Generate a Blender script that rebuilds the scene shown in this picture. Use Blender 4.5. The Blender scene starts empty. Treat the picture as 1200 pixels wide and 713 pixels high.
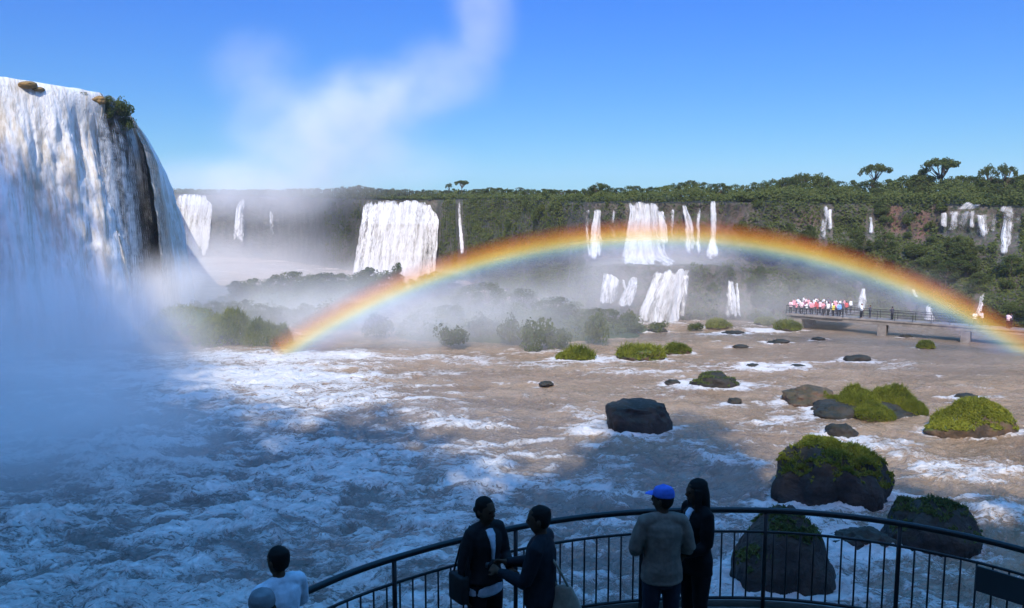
import bpy, bmesh, math, random
import numpy as np
from mathutils import Vector, Matrix, Euler

random.seed(7)
RNG = np.random.default_rng(11)
R = math.radians
sc = bpy.context.scene
col = sc.collection

# ------------------------------------------------------------------ camera
CAMZ, PITCH, FPX = 15.0, R(6.5), 933.3
cam_d = bpy.data.cameras.new('camera'); cam_d.lens = 28.0; cam_d.sensor_width = 36.0
cam_d.clip_start = 0.1; cam_d.clip_end = 6000
cam = bpy.data.objects.new('camera', cam_d); col.objects.link(cam)
cam.location = (0, 0, CAMZ); cam.rotation_euler = (R(90) - PITCH, 0, 0)
sc.camera = cam


def ray(px, py):
    u = (px - 600) / FPX; v = (356.5 - py) / FPX
    return np.array([u, math.cos(PITCH) + v * math.sin(PITCH), -math.sin(PITCH) + v * math.cos(PITCH)])


def at(px, py, Y):
    d = ray(px, py)
    return np.array([0, 0, CAMZ]) + d * (Y / d[1])


def atz(px, py, z=0.0):
    d = ray(px, py)
    return np.array([0, 0, CAMZ]) + d * ((z - CAMZ) / d[2])


# ------------------------------------------------------------------ noise
def _hash(ix, iy, iz, seed):
    h = (ix.astype(np.int64) * 374761393 + iy.astype(np.int64) * 668265263 + iz.astype(np.int64) * 2147483647 + seed * 974711) & 0xffffffff
    h = ((h ^ (h >> 13)) * 1274126177) & 0xffffffff
    h = ((h ^ (h >> 16)) * 2246822519) & 0xffffffff
    return ((h ^ (h >> 15)) & 0xffff) / 65535.0


def vnoise(x, y, z=0.0, seed=0):
    x, y, z = np.broadcast_arrays(np.asarray(x, float), np.asarray(y, float), np.asarray(z, float))
    ix, iy, iz = np.floor(x), np.floor(y), np.floor(z)
    fx, fy, fz = x - ix, y - iy, z - iz
    fx = fx * fx * fx * (fx * (fx * 6 - 15) + 10); fy = fy * fy * fy * (fy * (fy * 6 - 15) + 10); fz = fz * fz * fz * (fz * (fz * 6 - 15) + 10)
    r = 0
    for dx in (0, 1):
        wx = fx if dx else 1 - fx
        for dy in (0, 1):
            wy = fy if dy else 1 - fy
            for dz in (0, 1):
                wz = fz if dz else 1 - fz
                r = r + wx * wy * wz * _hash(ix + dx, iy + dy, iz + dz, seed)
    return r * 2 - 1


def fbm(x, y, z=0.0, o=4, seed=0, gain=.5):
    a, s, n = 1.0, 0, 0
    x = np.asarray(x, float); y = np.asarray(y, float); z = np.asarray(z, float)
    for i in range(o):
        s = s + a * vnoise(x * .8 + y * .6 + 17.3 * i, y * .8 - x * .6 - 5.1 * i, z + 3.7 * i, seed + i)
        n += a; a *= gain
        x, y, z = (x * .8 + y * .6) * 2.03, (y * .8 - x * .6) * 2.03, z * 2.03
    return s / n


def ridged(x, y, z=0.0, o=4, seed=0):
    a, s, n = 1.0, 0, 0
    x = np.asarray(x, float); y = np.asarray(y, float)
    for i in range(o):
        s = s + a * (1 - np.abs(vnoise(x * .8 + y * .6, y * .8 - x * .6, z + i, seed + i))); n += a; a *= .5
        x, y = (x * .8 + y * .6) * 2.07 + 3, (y * .8 - x * .6) * 2.07 - 7
    return s / n


def sstep(a, b, x):
    t = np.clip((np.asarray(x, float) - a) / (b - a), 0, 1)
    return t * t * (3 - 2 * t)


# ------------------------------------------------------------------ mesh helpers
def mesh_np(name, V, F, smooth=True, uv=None, attrs=None):
    """V Nx3, F Mx3 or Mx4 array (or list of both kinds)."""
    me = bpy.data.meshes.new(name)
    V = np.asarray(V, np.float32)
    if isinstance(F, list) and (len(F) == 0 or not isinstance(F[0], np.ndarray)):
        me.from_pydata(V.tolist(), [], [list(map(int, f)) for f in F])
    else:
        Fs = F if isinstance(F, list) else [F]
        loops = np.concatenate([f.reshape(-1) for f in Fs]).astype(np.int32)
        counts = np.concatenate([np.full(len(f), f.shape[1]) for f in Fs]).astype(np.int32)
        me.vertices.add(len(V)); me.vertices.foreach_set('co', V.reshape(-1))
        me.loops.add(len(loops)); me.loops.foreach_set('vertex_index', loops)
        me.polygons.add(len(counts))
        me.polygons.foreach_set('loop_start', (np.cumsum(counts) - counts).astype(np.int32))
        me.update(calc_edges=True)
    if uv is not None:
        l = me.uv_layers.new(name='UVMap')
        idx = np.zeros(len(me.loops), np.int32); me.loops.foreach_get('vertex_index', idx)
        l.data.foreach_set('uv', np.asarray(uv, np.float32)[idx].reshape(-1))
    for k, a in (attrs or {}).items():
        at_ = me.attributes.new(k, 'FLOAT', 'POINT'); at_.data.foreach_set('value', np.asarray(a, np.float32).reshape(-1))
    me.polygons.foreach_set('use_smooth', np.full(len(me.polygons), smooth))
    me.update(); me.validate()
    return me


def grid_faces(nr, nc, off=0):
    i = np.arange(nr - 1)[:, None] * nc + np.arange(nc - 1)[None, :]
    i = i.reshape(-1) + off
    return np.stack([i, i + 1, i + nc + 1, i + nc], 1)


def link(name, me, mat=None, parent=None, loc=None):
    o = bpy.data.objects.new(name, me); col.objects.link(o)
    if me is not None and mat is not None and not me.materials: me.materials.append(mat)
    if parent is not None: o.parent = parent
    if loc is not None: o.location = loc
    return o


def tag(o, label=None, cat=None, group=None, kind=None):
    if label: o['label'] = label
    if cat: o['category'] = cat
    if group: o['group'] = group
    if kind: o['kind'] = kind
    return o


def empty(name, loc=(0, 0, 0), rz=0.0):
    o = bpy.data.objects.new(name, None); col.objects.link(o)
    o.location = loc; o.rotation_euler = (0, 0, rz); o.empty_display_size = .2
    return o


def copy_tree(o, parent=None, root=True):
    c = o.copy(); col.objects.link(c)
    if parent is not None: c.parent = parent
    for ch in o.children: copy_tree(ch, c, False)
    return c


class Acc:
    """collects shapes into one mesh"""
    def __init__(s): s.v = []; s.f = []; s.n = 0

    def add(s, V, F):
        s.v.extend([tuple(map(float, p)) for p in V]); s.f.extend([tuple(i + s.n for i in f) for f in F]); s.n = len(s.v)
        return s

    def tube(s, pts, rad, n=8, cap=True):
        pts = [Vector(p) for p in pts]
        if not hasattr(rad, '__len__'): rad = [rad] * len(pts)
        V = []; F = []
        prev = None
        for i, p in enumerate(pts):
            t = (pts[min(i + 1, len(pts) - 1)] - pts[max(i - 1, 0)]).normalized()
            if prev is None: a = t.orthogonal().normalized()
            else:
                a = prev - t * prev.dot(t)
                a = a.normalized() if a.length > 1e-6 else t.orthogonal().normalized()
            prev = a; b = t.cross(a)
            for k in range(n):
                q = 2 * math.pi * k / n
                V.append(p + (a * math.cos(q) + b * math.sin(q)) * rad[i])
        for i in range(len(pts) - 1):
            for k in range(n):
                F.append((i * n + k, i * n + (k + 1) % n, (i + 1) * n + (k + 1) % n, (i + 1) * n + k))
        if cap: F.append(tuple(range(n))[::-1]); F.append(tuple((len(pts) - 1) * n + k for k in range(n)))
        return s.add(V, F)

    def loft(s, pts, lat=(1, 0, 0), n=14):
        """pts: (pos, ra along lat, rb) closed with poles"""
        P = [Vector(p[0]) for p in pts]; V = []; F = []
        lat = Vector(lat); m = len(pts)
        for i in range(m):
            t = (P[min(i + 1, m - 1)] - P[max(i - 1, 0)]).normalized()
            a = lat - t * lat.dot(t)
            if a.length < .05: a = t.orthogonal()
            a.normalize(); b = t.cross(a)
            for k in range(n):
                q = 2 * math.pi * k / n
                V.append(P[i] + a * math.cos(q) * pts[i][1] + b * math.sin(q) * pts[i][2])
        for i in range(m - 1):
            for k in range(n):
                F.append((i * n + k, i * n + (k + 1) % n, (i + 1) * n + (k + 1) % n, (i + 1) * n + k))
        t0 = (P[0] - P[1]).normalized(); t1 = (P[-1] - P[-2]).normalized()
        V.append(P[0] + t0 * min(pts[0][1], pts[0][2]) * .55); V.append(P[-1] + t1 * min(pts[-1][1], pts[-1][2]) * .55)
        for k in range(n):
            F.append((m * n, (k + 1) % n, k)); F.append((m * n + 1, (m - 1) * n + k, (m - 1) * n + (k + 1) % n))
        return s.add(V, F)

    def ball(s, c, r, n=10, m=7):
        r = r if hasattr(r, '__len__') else (r, r, r)
        V = [(c[0], c[1], c[2] + r[2])]; F = []
        for i in range(1, m):
            th = math.pi * i / m
            for k in range(n):
                ph = 2 * math.pi * k / n
                V.append((c[0] + r[0] * math.sin(th) * math.cos(ph), c[1] + r[1] * math.sin(th) * math.sin(ph), c[2] + r[2] * math.cos(th)))
        V.append((c[0], c[1], c[2] - r[2]))
        for k in range(n):
            F.append((0, 1 + k, 1 + (k + 1) % n))
            for i in range(m - 2): F.append((1 + i * n + k, 1 + (i + 1) * n + k, 1 + (i + 1) * n + (k + 1) % n, 1 + i * n + (k + 1) % n))
            F.append((1 + (m - 2) * n + k, len(V) - 1, 1 + (m - 2) * n + (k + 1) % n))
        return s.add(V, F)

    def box(s, c, d, rz=0.0, M=None):
        V = []
        for x in (-1, 1):
            for y in (-1, 1):
                for z in (-1, 1):
                    V.append(Vector((x * d[0] / 2, y * d[1] / 2, z * d[2] / 2)))
        m = (M or Matrix.Rotation(rz, 3, 'Z'))
        V = [m @ v + Vector(c) for v in V]
        return s.add(V, [(0, 1, 3, 2), (4, 6, 7, 5), (0, 4, 5, 1), (2, 3, 7, 6), (0, 2, 6, 4), (1, 5, 7, 3)])

    def build(s, name, mat, parent=None, smooth=True, bevel=0.0, remesh=0.0, smooth_it=0, fac=.5):
        me = bpy.data.meshes.new(name); me.from_pydata(s.v, [], s.f); me.update()
        if bevel or remesh:
            o = bpy.data.objects.new('work', me); col.objects.link(o)
            if remesh:
                m = o.modifiers.new('r', 'REMESH'); m.mode = 'VOXEL'; m.voxel_size = remesh; m.use_smooth_shade = True
                if smooth_it:
                    m = o.modifiers.new('s', 'SMOOTH'); m.factor = fac; m.iterations = smooth_it
            if bevel:
                m = o.modifiers.new('b', 'BEVEL'); m.width = bevel; m.segments = 2
            dg = bpy.context.evaluated_depsgraph_get(); dg.update()
            me2 = bpy.data.meshes.new_from_object(o.evaluated_get(dg))
            bpy.data.objects.remove(o); bpy.data.meshes.remove(me); me = me2; me.name = name
        me.polygons.foreach_set('use_smooth', np.full(len(me.polygons), smooth))
        me.materials.clear()
        return link(name, me, mat, parent)


# ------------------------------------------------------------------ materials
def new_mat(name):
    m = bpy.data.materials.new(name); m.use_nodes = True
    nt = m.node_tree; nt.nodes.clear()
    return m, nt


class G:
    """tiny node-graph writer"""
    def __init__(s, nt): s.nt = nt

    def n(s, typ, _out=0, _set=None, **inp):
        nd = s.nt.nodes.new(typ)
        for k, v in (_set or {}).items(): setattr(nd, k, v)
        for k, v in inp.items():
            key = int(k[1:]) if k[0] == '_' and k[1:].isdigit() else k.replace('_', ' ')
            s.put(nd.inputs[key], v)
        return nd

    def put(s, sock, v):
        if isinstance(v, bpy.types.NodeSocket): s.nt.links.new(v, sock)
        elif isinstance(v, bpy.types.Node): s.nt.links.new(v.outputs[0], sock)
        else:
            if hasattr(v, '__len__') and len(v) == 3 and sock.type == 'RGBA': v = (*v, 1)
            sock.default_value = v

    def math(s, op, a, b=0.0, clamp=False):
        nd = s.nt.nodes.new('ShaderNodeMath'); nd.operation = op; nd.use_clamp = clamp
        s.put(nd.inputs[0], a); s.put(nd.inputs[1], b); return nd.outputs[0]

    def vmath(s, op, a, b=None, out=0):
        nd = s.nt.nodes.new('ShaderNodeVectorMath'); nd.operation = op
        s.put(nd.inputs[0], a)
        if b is not None: s.put(nd.inputs[1], b)
        return nd.outputs[out]

    def noise(s, vec, scale, detail=4, rough=.55, dist=0.0):
        nd = s.n('ShaderNodeTexNoise', Vector=vec, Scale=scale, Detail=detail, Roughness=rough, Distortion=dist)
        return nd.outputs[0]

    def maprange(s, v, a, b, c=0.0, d=1.0, smooth=True):
        nd = s.nt.nodes.new('ShaderNodeMapRange'); nd.interpolation_type = 'SMOOTHSTEP' if smooth else 'LINEAR'
        for k, x in zip(('Value', 'From Min', 'From Max', 'To Min', 'To Max'), (v, a, b, c, d)): s.put(nd.inputs[k], x)
        return nd.outputs[0]

    def mix(s, f, a, b):
        nd = s.nt.nodes.new('ShaderNodeMix'); nd.data_type = 'RGBA'
        s.put(nd.inputs[0], f); s.put(nd.inputs[6], a); s.put(nd.inputs[7], b); return nd.outputs[2]

    def obj(s): return s.n('ShaderNodeTexCoord').outputs['Object']
    def uv(s): return s.n('ShaderNodeTexCoord').outputs['UV']
    def pos(s): return s.n('ShaderNodeNewGeometry').outputs['Position']
    def attr(s, k): return s.n('ShaderNodeAttribute', _set={'attribute_name': k}).outputs['Fac']

    def stretch(s, vec, k): return s.vmath('MULTIPLY', vec, k)

    def bump(s, h, dist, strength=1.0):
        return s.n('ShaderNodeBump', Height=h, Distance=dist, Strength=strength).outputs[0]

    def out(s, surf=None, vol=None):
        o = s.nt.nodes.new('ShaderNodeOutputMaterial')
        if surf is not None: s.put(o.inputs['Surface'], surf)
        if vol is not None: s.put(o.inputs['Volume'], vol)


def simple(name, rgb, rough=.7, var=.25, scale=6.0, metal=0.0, bump=.0, sheen=0.0, spec=.5):
    m, nt = new_mat(name); g = G(nt)
    n1 = g.noise(g.obj(), scale, 5, .6)
    c = g.mix(g.maprange(n1, .3, .7), [x * (1 - var) for x in rgb], [min(1, x * (1 + var)) for x in rgb])
    p = g.n('ShaderNodeBsdfPrincipled', Base_Color=c, Roughness=rough, Metallic=metal)
    if bump: g.put(p.inputs['Normal'], g.bump(n1, bump))
    p.inputs['Specular IOR Level'].default_value = spec
    if sheen: p.inputs['Sheen Weight'].default_value = sheen
    g.out(p); return m


def leaf_mat(name, c0, c1, tr=.25):
    m, nt = new_mat(name); g = G(nt)
    rnd = g.n('ShaderNodeObjectInfo').outputs['Random']
    n1 = g.noise(g.pos(), .55, 3)
    n2 = g.noise(g.pos(), 3.0, 2)
    f = g.math('ADD', g.math('MULTIPLY', rnd, .45), g.math('MULTIPLY', g.maprange(g.math('ADD', g.math('MULTIPLY', n1, .6), g.math('MULTIPLY', n2, .4)), .35, .65), .6), True)
    c = g.mix(f, c0, c1)
    d = g.n('ShaderNodeBsdfDiffuse', Color=c)
    t = g.n('ShaderNodeBsdfTranslucent', Color=g.mix(.5, c, c1))
    g.out(g.n('ShaderNodeMixShader', _0=tr, _1=d.outputs[0], _2=t.outputs[0]))
    return m


M = {}
M['leaf_dark'] = leaf_mat('leaf_dark', (.036, .058, .019), (.115, .135, .042))
M['leaf_mid'] = leaf_mat('leaf_mid', (.045, .068, .020), (.120, .145, .042))
M['leaf_grass'] = leaf_mat('leaf_grass', (.060, .085, .014), (.24, .25, .035), .3)
M['bark'] = simple('bark', (.10, .075, .05), .9, .35, 3.0, bump=.03)
M['rail'] = simple('rail_paint', (.010, .010, .011), .45, .3, 9.0, metal=.4)
M['concrete'] = simple('concrete', (.19, .17, .15), .85, .3, 1.2, bump=.01)
M['wood_deck'] = simple('deck_boards', (.13, .10, .075), .8, .3, 2.0, bump=.01)
M['board'] = simple('sign_board', (.02, .02, .022), .5, .2, 5.0)

# wet basalt with brown and moss stains
def rock_mat(name, c0, c1, moss, mossamt):
    m, nt = new_mat(name); g = G(nt)
    P = g.obj(); n1 = g.noise(P, .8, 6, .62); n2 = g.noise(P, 3.2, 5, .6, .4)
    c = g.mix(g.maprange(n1, .35, .68), c0, c1)
    nz = g.n('ShaderNodeSeparateXYZ', _0=g.n('ShaderNodeNewGeometry').outputs['Normal']).outputs[2]
    k = g.math('MULTIPLY', g.maprange(g.math('ADD', nz, g.math('MULTIPLY', g.math('SUBTRACT', n2, .5), 1.6)), .25, .75), mossamt)
    c = g.mix(k, c, moss)
    b = g.bump(g.math('ADD', n1, g.math('MULTIPLY', n2, .5)), .18)
    g.out(g.n('ShaderNodeBsdfPrincipled', Base_Color=c, Roughness=g.maprange(n2, .3, .7, .55, .9), Normal=b, Specular_IOR_Level=.25))
    return m


M['rock'] = rock_mat('rock_wet', (.012, .011, .010), (.042, .034, .028), (.030, .036, .014), .30)
M['rock_green'] = rock_mat('rock_mossy', (.035, .028, .020), (.12, .075, .045), (.075, .105, .022), .9)
M['rock_far'] = rock_mat('rock_island', (.035, .034, .028), (.075, .07, .055), (.05, .07, .022), .9)
# cliff: basalt, moss, red soil patches by attribute
m, nt = new_mat('cliff'); g = G(nt)
P = g.obj(); n1 = g.noise(g.stretch(P, (1, 1, .45)), .35, 7, .65); n2 = g.noise(P, 1.6, 6, .6)
c = g.mix(g.maprange(n1, .35, .65), (.045, .039, .033), (.125, .105, .085))
c = g.mix(g.maprange(n2, .45, .62), c, (.045, .060, .022))
red = g.math('MULTIPLY', g.attr('red'), g.maprange(n1, .38, .56))
c = g.mix(red, c, g.mix(n2, (.095, .05, .036), (.16, .09, .066)))
g.out(g.n('ShaderNodeBsdfPrincipled', Base_Color=c, Roughness=.85, Normal=g.bump(g.math('ADD', n1, n2), .5)))
M['cliff'] = m
M['rock_brown'] = rock_mat('rock_brown', (.040, .028, .021), (.14, .085, .058), (.05, .06, .02), .35)
M['rock_tan'] = rock_mat('rock_tan', (.16, .10, .04), (.34, .21, .08), (.10, .08, .02), .4)
M['soil'] = simple('soil', (.06, .058, .03), .95, .4, .2)

# falling water
def fall_mat(name, tint, holes, lum=.82):
    m, nt = new_mat(name); g = G(nt)
    uv = g.uv()
    s1 = g.noise(g.stretch(uv, (1.0, .10, 1)), .9, 6, .62, .35)
    s2 = g.noise(g.stretch(uv, (1.0, .22, 1)), 3.4, 5, .65, .3)
    n3 = g.noise(g.stretch(uv, (1.0, .6, 1)), 1.6, 6, .7, .6)
    f = g.math('ADD', g.math('MULTIPLY', s1, .6), g.math('MULTIPLY', s2, .4))
    c = g.mix(g.maprange(f, .38, .58), tint, (lum, lum, lum * .99))
    thin = g.attr('thin')
    c = g.mix(g.maprange(thin, -.05, .45, 0.0, .85), c, [x * .80 for x in tint]) if name == 'falling_water' else c  # darker tan on thin water; in recesses it paints the shade between plunges
    dens = g.math('ADD', g.math('ADD', g.math('MULTIPLY', f, .75), g.math('MULTIPLY', n3, .25)), g.math('MULTIPLY', thin, -.32 if name != 'falling_water' else -.16))
    dens = g.math('ADD', g.math('MULTIPLY', g.math('SUBTRACT', dens, .5), 1.7), .5)
    a = g.maprange(dens, holes - .16, holes + .20)
    d = g.n('ShaderNodeBsdfPrincipled', Base_Color=c, Roughness=.55, Normal=g.bump(g.math('ADD', g.math('MULTIPLY', s2, .6), n3), .22))
    t = g.n('ShaderNodeBsdfTranslucent', Color=c)
    w = g.n('ShaderNodeMixShader', _0=.25, _1=d.outputs[0], _2=t.outputs[0])
    tr = g.n('ShaderNodeBsdfTransparent')
    g.out(g.n('ShaderNodeMixShader', _0=a, _1=tr.outputs[0], _2=w.outputs[0]))
    return m


M['fall'] = fall_mat('falling_water', (.60, .53, .43), .12, .92)
M['veil'] = fall_mat('falling_water_veil', (.60, .58, .55), .55)
M['fall_far'] = fall_mat('falling_water_far', (.46, .44, .40), .38, .80)

# river
m, nt = new_mat('river'); g = G(nt)
P = g.obj()
wob = g.vmath('ADD', P, g.vmath('MULTIPLY', g.vmath('SUBTRACT', g.n('ShaderNodeTexNoise', Vector=P, Scale=.5, Detail=3).outputs['Color'], (.5, .5, .5)), (2.2, 2.2, 0)))
d1 = g.noise(g.stretch(wob, (.6, 1.1, 1)), 1.15, 9, .66, .5)
d2 = g.noise(g.stretch(wob, (.7, 1, 1)), 3.4, 7, .68, .8)
rid = g.math('SUBTRACT', 1.0, g.math('MULTIPLY', g.math('ABSOLUTE', g.math('SUBTRACT', d2, .5)), 7.0), True)
d3 = g.noise(g.stretch(wob, (.7, 1, 1)), 6.5, 5, .65, .6)
det = g.math('ADD', g.math('ADD', g.math('MULTIPLY', d1, .48), g.math('ADD', g.math('MULTIPLY', d2, .30), g.math('MULTIPLY', d3, .13))), g.math('MULTIPLY', rid, .09))
fo = g.attr('foam')
th = g.math('SUBTRACT', .73, g.math('MULTIPLY', fo, .42))
foam = g.maprange(det, g.math('SUBTRACT', th, .07), g.math('ADD', th, .15))
mudn = g.math('ADD', g.math('MULTIPLY', g.noise(g.stretch(wob, (.35, 1.2, 1)), .22, 6, .6, .5), .75), g.math('MULTIPLY', g.noise(P, .07, 3), .25))
lit_tone = g.attr('lit_tone')  # mask that puts the shade of the near water into its colour
mud = g.mix(g.maprange(mudn, .35, .65), (.25, .165, .092), (.40, .275, .165))
mud = g.mix(lit_tone, (.19, .165, .145), mud)
c = g.mix(g.maprange(foam, 0, .55), mud, g.mix(lit_tone, (.30, .27, .25), (.46, .36, .27)))
c = g.mix(g.math('MULTIPLY', g.maprange(foam, .25, 1.0), .95), c, g.mix(lit_tone, (.60, .58, .56), (.76, .71, .65)))
p = g.n('ShaderNodeBsdfPrincipled', Base_Color=c, Roughness=g.maprange(foam, 0, 1, .12, .75), IOR=1.40,
        Normal=g.bump(g.math('ADD', g.math('MULTIPLY', d2, .7), d1), .42))
g.out(p); M['river'] = m

# clothing, skin, hair
for k, c in dict(skin=(.30, .17, .11), skin_dark=(.075, .042, .027), hair=(.012, .010, .009), cardigan=(.016, .014, .015), shirt_white=(.50, .52, .58), jacket=(.012, .013, .017),
                 sweater=(.17, .13, .105), denim=(.018, .021, .032), black=(.006, .006, .007), cap_blue=(.07, .14, .52), tote=(.24, .20, .155), grey_cap=(.16, .16, .17),
                 shoe=(.03, .028, .027), dark_bag=(.02, .018, .018)).items():
    M[k] = simple(k, c, .8 if k not in ('dark_bag', 'shoe') else .5, .18, 14.0, bump=.004, spec=.10)
m, nt = new_mat('crowd_cloth'); g = G(nt)
oc = g.n('ShaderNodeObjectInfo').outputs['Color']
g.out(g.n('ShaderNodeBsdfPrincipled', Base_Color=oc, Roughness=.8)); M['crowd'] = m

# ------------------------------------------------------------------ world, sun
SUN_EL, SUN_AZ = R(43), R(190.5)
S = np.array([math.sin(SUN_AZ) * math.cos(SUN_EL), math.cos(SUN_AZ) * math.cos(SUN_EL), math.sin(SUN_EL)])
w = bpy.data.worlds.new('World'); sc.world = w; w.use_nodes = True
nt = w.node_tree; g = G(nt); bg = nt.nodes['Background']
sky = nt.nodes.new('ShaderNodeTexSky'); sky.sky_type = 'NISHITA'; sky.sun_disc = False
sky.sun_elevation = SUN_EL; sky.sun_rotation = SUN_AZ; sky.altitude = 200; sky.air_density = 1.0; sky.dust_density = .3; sky.ozone_density = 2.5
hs = nt.nodes.new('ShaderNodeHueSaturation'); hs.inputs['Saturation'].default_value = 1.4
nt.links.new(sky.outputs[0], hs.inputs['Color'])
# sky ramp: zenith light added to lift the shade, low sky held darker
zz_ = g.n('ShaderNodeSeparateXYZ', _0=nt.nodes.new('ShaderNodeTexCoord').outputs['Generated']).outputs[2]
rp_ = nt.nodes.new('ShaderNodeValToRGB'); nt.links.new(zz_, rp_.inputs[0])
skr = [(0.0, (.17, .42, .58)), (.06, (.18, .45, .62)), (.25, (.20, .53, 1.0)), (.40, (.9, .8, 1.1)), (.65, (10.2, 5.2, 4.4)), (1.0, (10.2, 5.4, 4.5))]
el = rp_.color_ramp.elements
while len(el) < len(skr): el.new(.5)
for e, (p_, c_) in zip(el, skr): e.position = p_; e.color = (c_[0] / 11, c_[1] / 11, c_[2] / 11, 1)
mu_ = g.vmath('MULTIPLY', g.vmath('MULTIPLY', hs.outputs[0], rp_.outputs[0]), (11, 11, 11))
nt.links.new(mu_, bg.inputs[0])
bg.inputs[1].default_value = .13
sd = bpy.data.lights.new('sun', 'SUN'); sd.energy = 4.2; sd.angle = R(.5); sd.color = (1, .93, .79)
so = bpy.data.objects.new('sun', sd); col.objects.link(so); so.location = (-20, -60, 120)
so.rotation_euler = Vector(tuple(-S)).to_track_quat('-Z', 'Y').to_euler()
sc.view_settings.view_transform = 'Standard'; sc.view_settings.look = 'None'; sc.view_settings.gamma = 1; sc.view_settings.exposure = 0.31
cy = sc.cycles
cy.max_bounces = 5; cy.diffuse_bounces = 2; cy.glossy_bounces = 2; cy.transmission_bounces = 2; cy.volume_bounces = 2; cy.transparent_max_bounces = 24
cy.use_denoising = True; cy.sample_clamp_indirect = 4
cy.volume_step_rate = 1.0; cy.volume_max_steps = 128

# ------------------------------------------------------------------ riverbed / ground
me = mesh_np('ground', [(-2500, -600, -2.2), (2500, -600, -2.2), (2500, 3000, -2.2), (-2500, 3000, -2.2)], np.array([[0, 1, 2, 3]]))
tag(link('ground', me, M['soil']), 'muddy river bed and land under the river', kind='structure')

# ------------------------------------------------------------------ rocks in the river (used by the water too)
# px, py_base, width px, height px, depth ratio, kind, grass, label
ROCKS = [
    (753, 512, 92, 36, .75, 'block', 0, 'large dark block of rock alone in mid river with shaded flank'),
    (996, 594, 142, 66, .62, 'split', 2, 'biggest rock in the river with a bright grassy crown'),
    (936, 702, 128, 96, .9, 'round', 1, 'dark bulky rock right behind the railing balusters'),
    (1068, 622, 42, 34, .9, 'round', 1, 'small dark round-topped rock beside the humped dark rock'),
    (1116, 650, 116, 54, .8, 'round', 1, 'dark humped rock in shade behind the curved handrail'),
    (1022, 652, 84, 24, .8, 'low', 0, 'low dark rock awash between the two shaded humped rocks'),
    (1158, 514, 96, 40, .7, 'round', 2, 'brown and green rounded rock near the picture edge'),
    (955, 476, 66, 21, .8, 'brown', 0, 'pointed brown rock beside the grassy hummocks'),
    (987, 492, 56, 14, .8, 'low', 0, 'flat bare rock just below the pointed brown rock'),
    (992, 516, 40, 17, .8, 'low', 0, 'small bare dark rock behind the biggest grassy rock'),
    (843, 457, 56, 16, .7, 'low', 1, 'dark ragged rock with one green tuft amid white rapids'),
    (862, 473, 16, 6, .8, 'low', 0, 'tiny dark rock in the rapids below the ragged rock'),
    (752, 424, 52, 14, .7, 'low', 3, 'low islet covered by pale green shrub in brown water'),
    (676, 424, 42, 13, .7, 'low', 3, 'low grassy islet off the tip of the misty island'),
    (796, 416, 30, 10, .7, 'low', 3, 'small grassy islet past the pale green shrub islet'),
    (845, 386, 28, 9, .8, 'low', 3, 'little green islet below the white cascade foot'),
    (926, 389, 34, 10, .8, 'low', 3, 'green mound of grass under the crowded footbridge end'),
    (899, 382, 22, 8, .8, 'low', 3, 'small green mound just off the crowded footbridge end'),
    (1088, 410, 18, 8, .8, 'low', 3, 'tiny green tuft standing alone before the footbridge'),
    (1139, 469, 28, 6, .8, 'low', 0, 'flat dark rock barely above calm brown water'),
    (862, 393, 26, 4, .8, 'low', 0, 'thin dark ledge in white water near the little islet'),
    (916, 404, 26, 5, .8, 'low', 0, 'thin dark ledge before the green mound of the footbridge'),
    (1010, 424, 34, 6, .8, 'low', 0, 'long low dark rock awash in front of the bridge piers'),
    (772, 390, 22, 5, .8, 'low', 0, 'low grey rock at the foot of the broad cascade'),
    (70, 368, 26, 9, .8, 'low', 0, 'dark wet rock poking from the spray under the great fall'),
    (122, 388, 44, 12, .8, 'low', 0, 'blurred dark rock in mist between great fall and island'),
    (640, 452, 18, 4, .8, 'low', 0, 'small brown rock barely awash in the open rapids'),
    (204, 402, 104, 38, .7, 'round', 3, 'mossy green rock hump at the island end facing the great fall'),
    (790, 451, 20, 5, .8, 'low', 0, 'small grey rock left of the ragged tufted rock'),
]
for i_, (px_, pb_, w_, h_) in enumerate([(938, 431, 18, 3), (884, 431, 16, 4), (962, 399, 16, 3), (1064, 396, 14, 3), (870, 408, 18, 3)]):
    ROCKS.append((px_, pb_, w_, h_, .8, 'low', 0, 'one of the small dark rocks scattered awash before the footbridge'))
HUMM = [(976, 477, 26, 16), (1012, 484, 56, 34), (1052, 482, 58, 36), (1030, 494, 52, 20), (1078, 490, 34, 22)]   # grassy hummocks on one rocky shoal


def ico(sub):
    bm = bmesh.new(); bmesh.ops.create_icosphere(bm, subdivisions=sub, radius=1)
    V = np.array([v.co[:] for v in bm.verts]); F = np.array([[v.index for v in f.verts] for f in bm.faces]); bm.free()
    return V, F


ICO5 = ico(5); ICO4 = ico(4)


def cards(P, N, size, aspect=.6, jitter=1.0, rng=RNG):
    """leaf-shaped quads at P facing roughly N"""
    n = len(P)
    N = N + rng.normal(0, jitter, (n, 3)); N /= np.linalg.norm(N, axis=1)[:, None] + 1e-9
    A = np.cross(N, rng.normal(0, 1, (n, 3))); A /= np.linalg.norm(A, axis=1)[:, None] + 1e-9
    B = np.cross(N, A)
    s = (size * rng.uniform(.6, 1.35, n))[:, None]
    fold = N * s * .18
    V = np.stack([P - A * s * .5, P - B * s * aspect * .5 + fold, P + A * s * .5, P + B * s * aspect * .5 + fold], 1).reshape(-1, 3)
    F = np.arange(n * 4).reshape(-1, 4)
    return V, F


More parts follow.
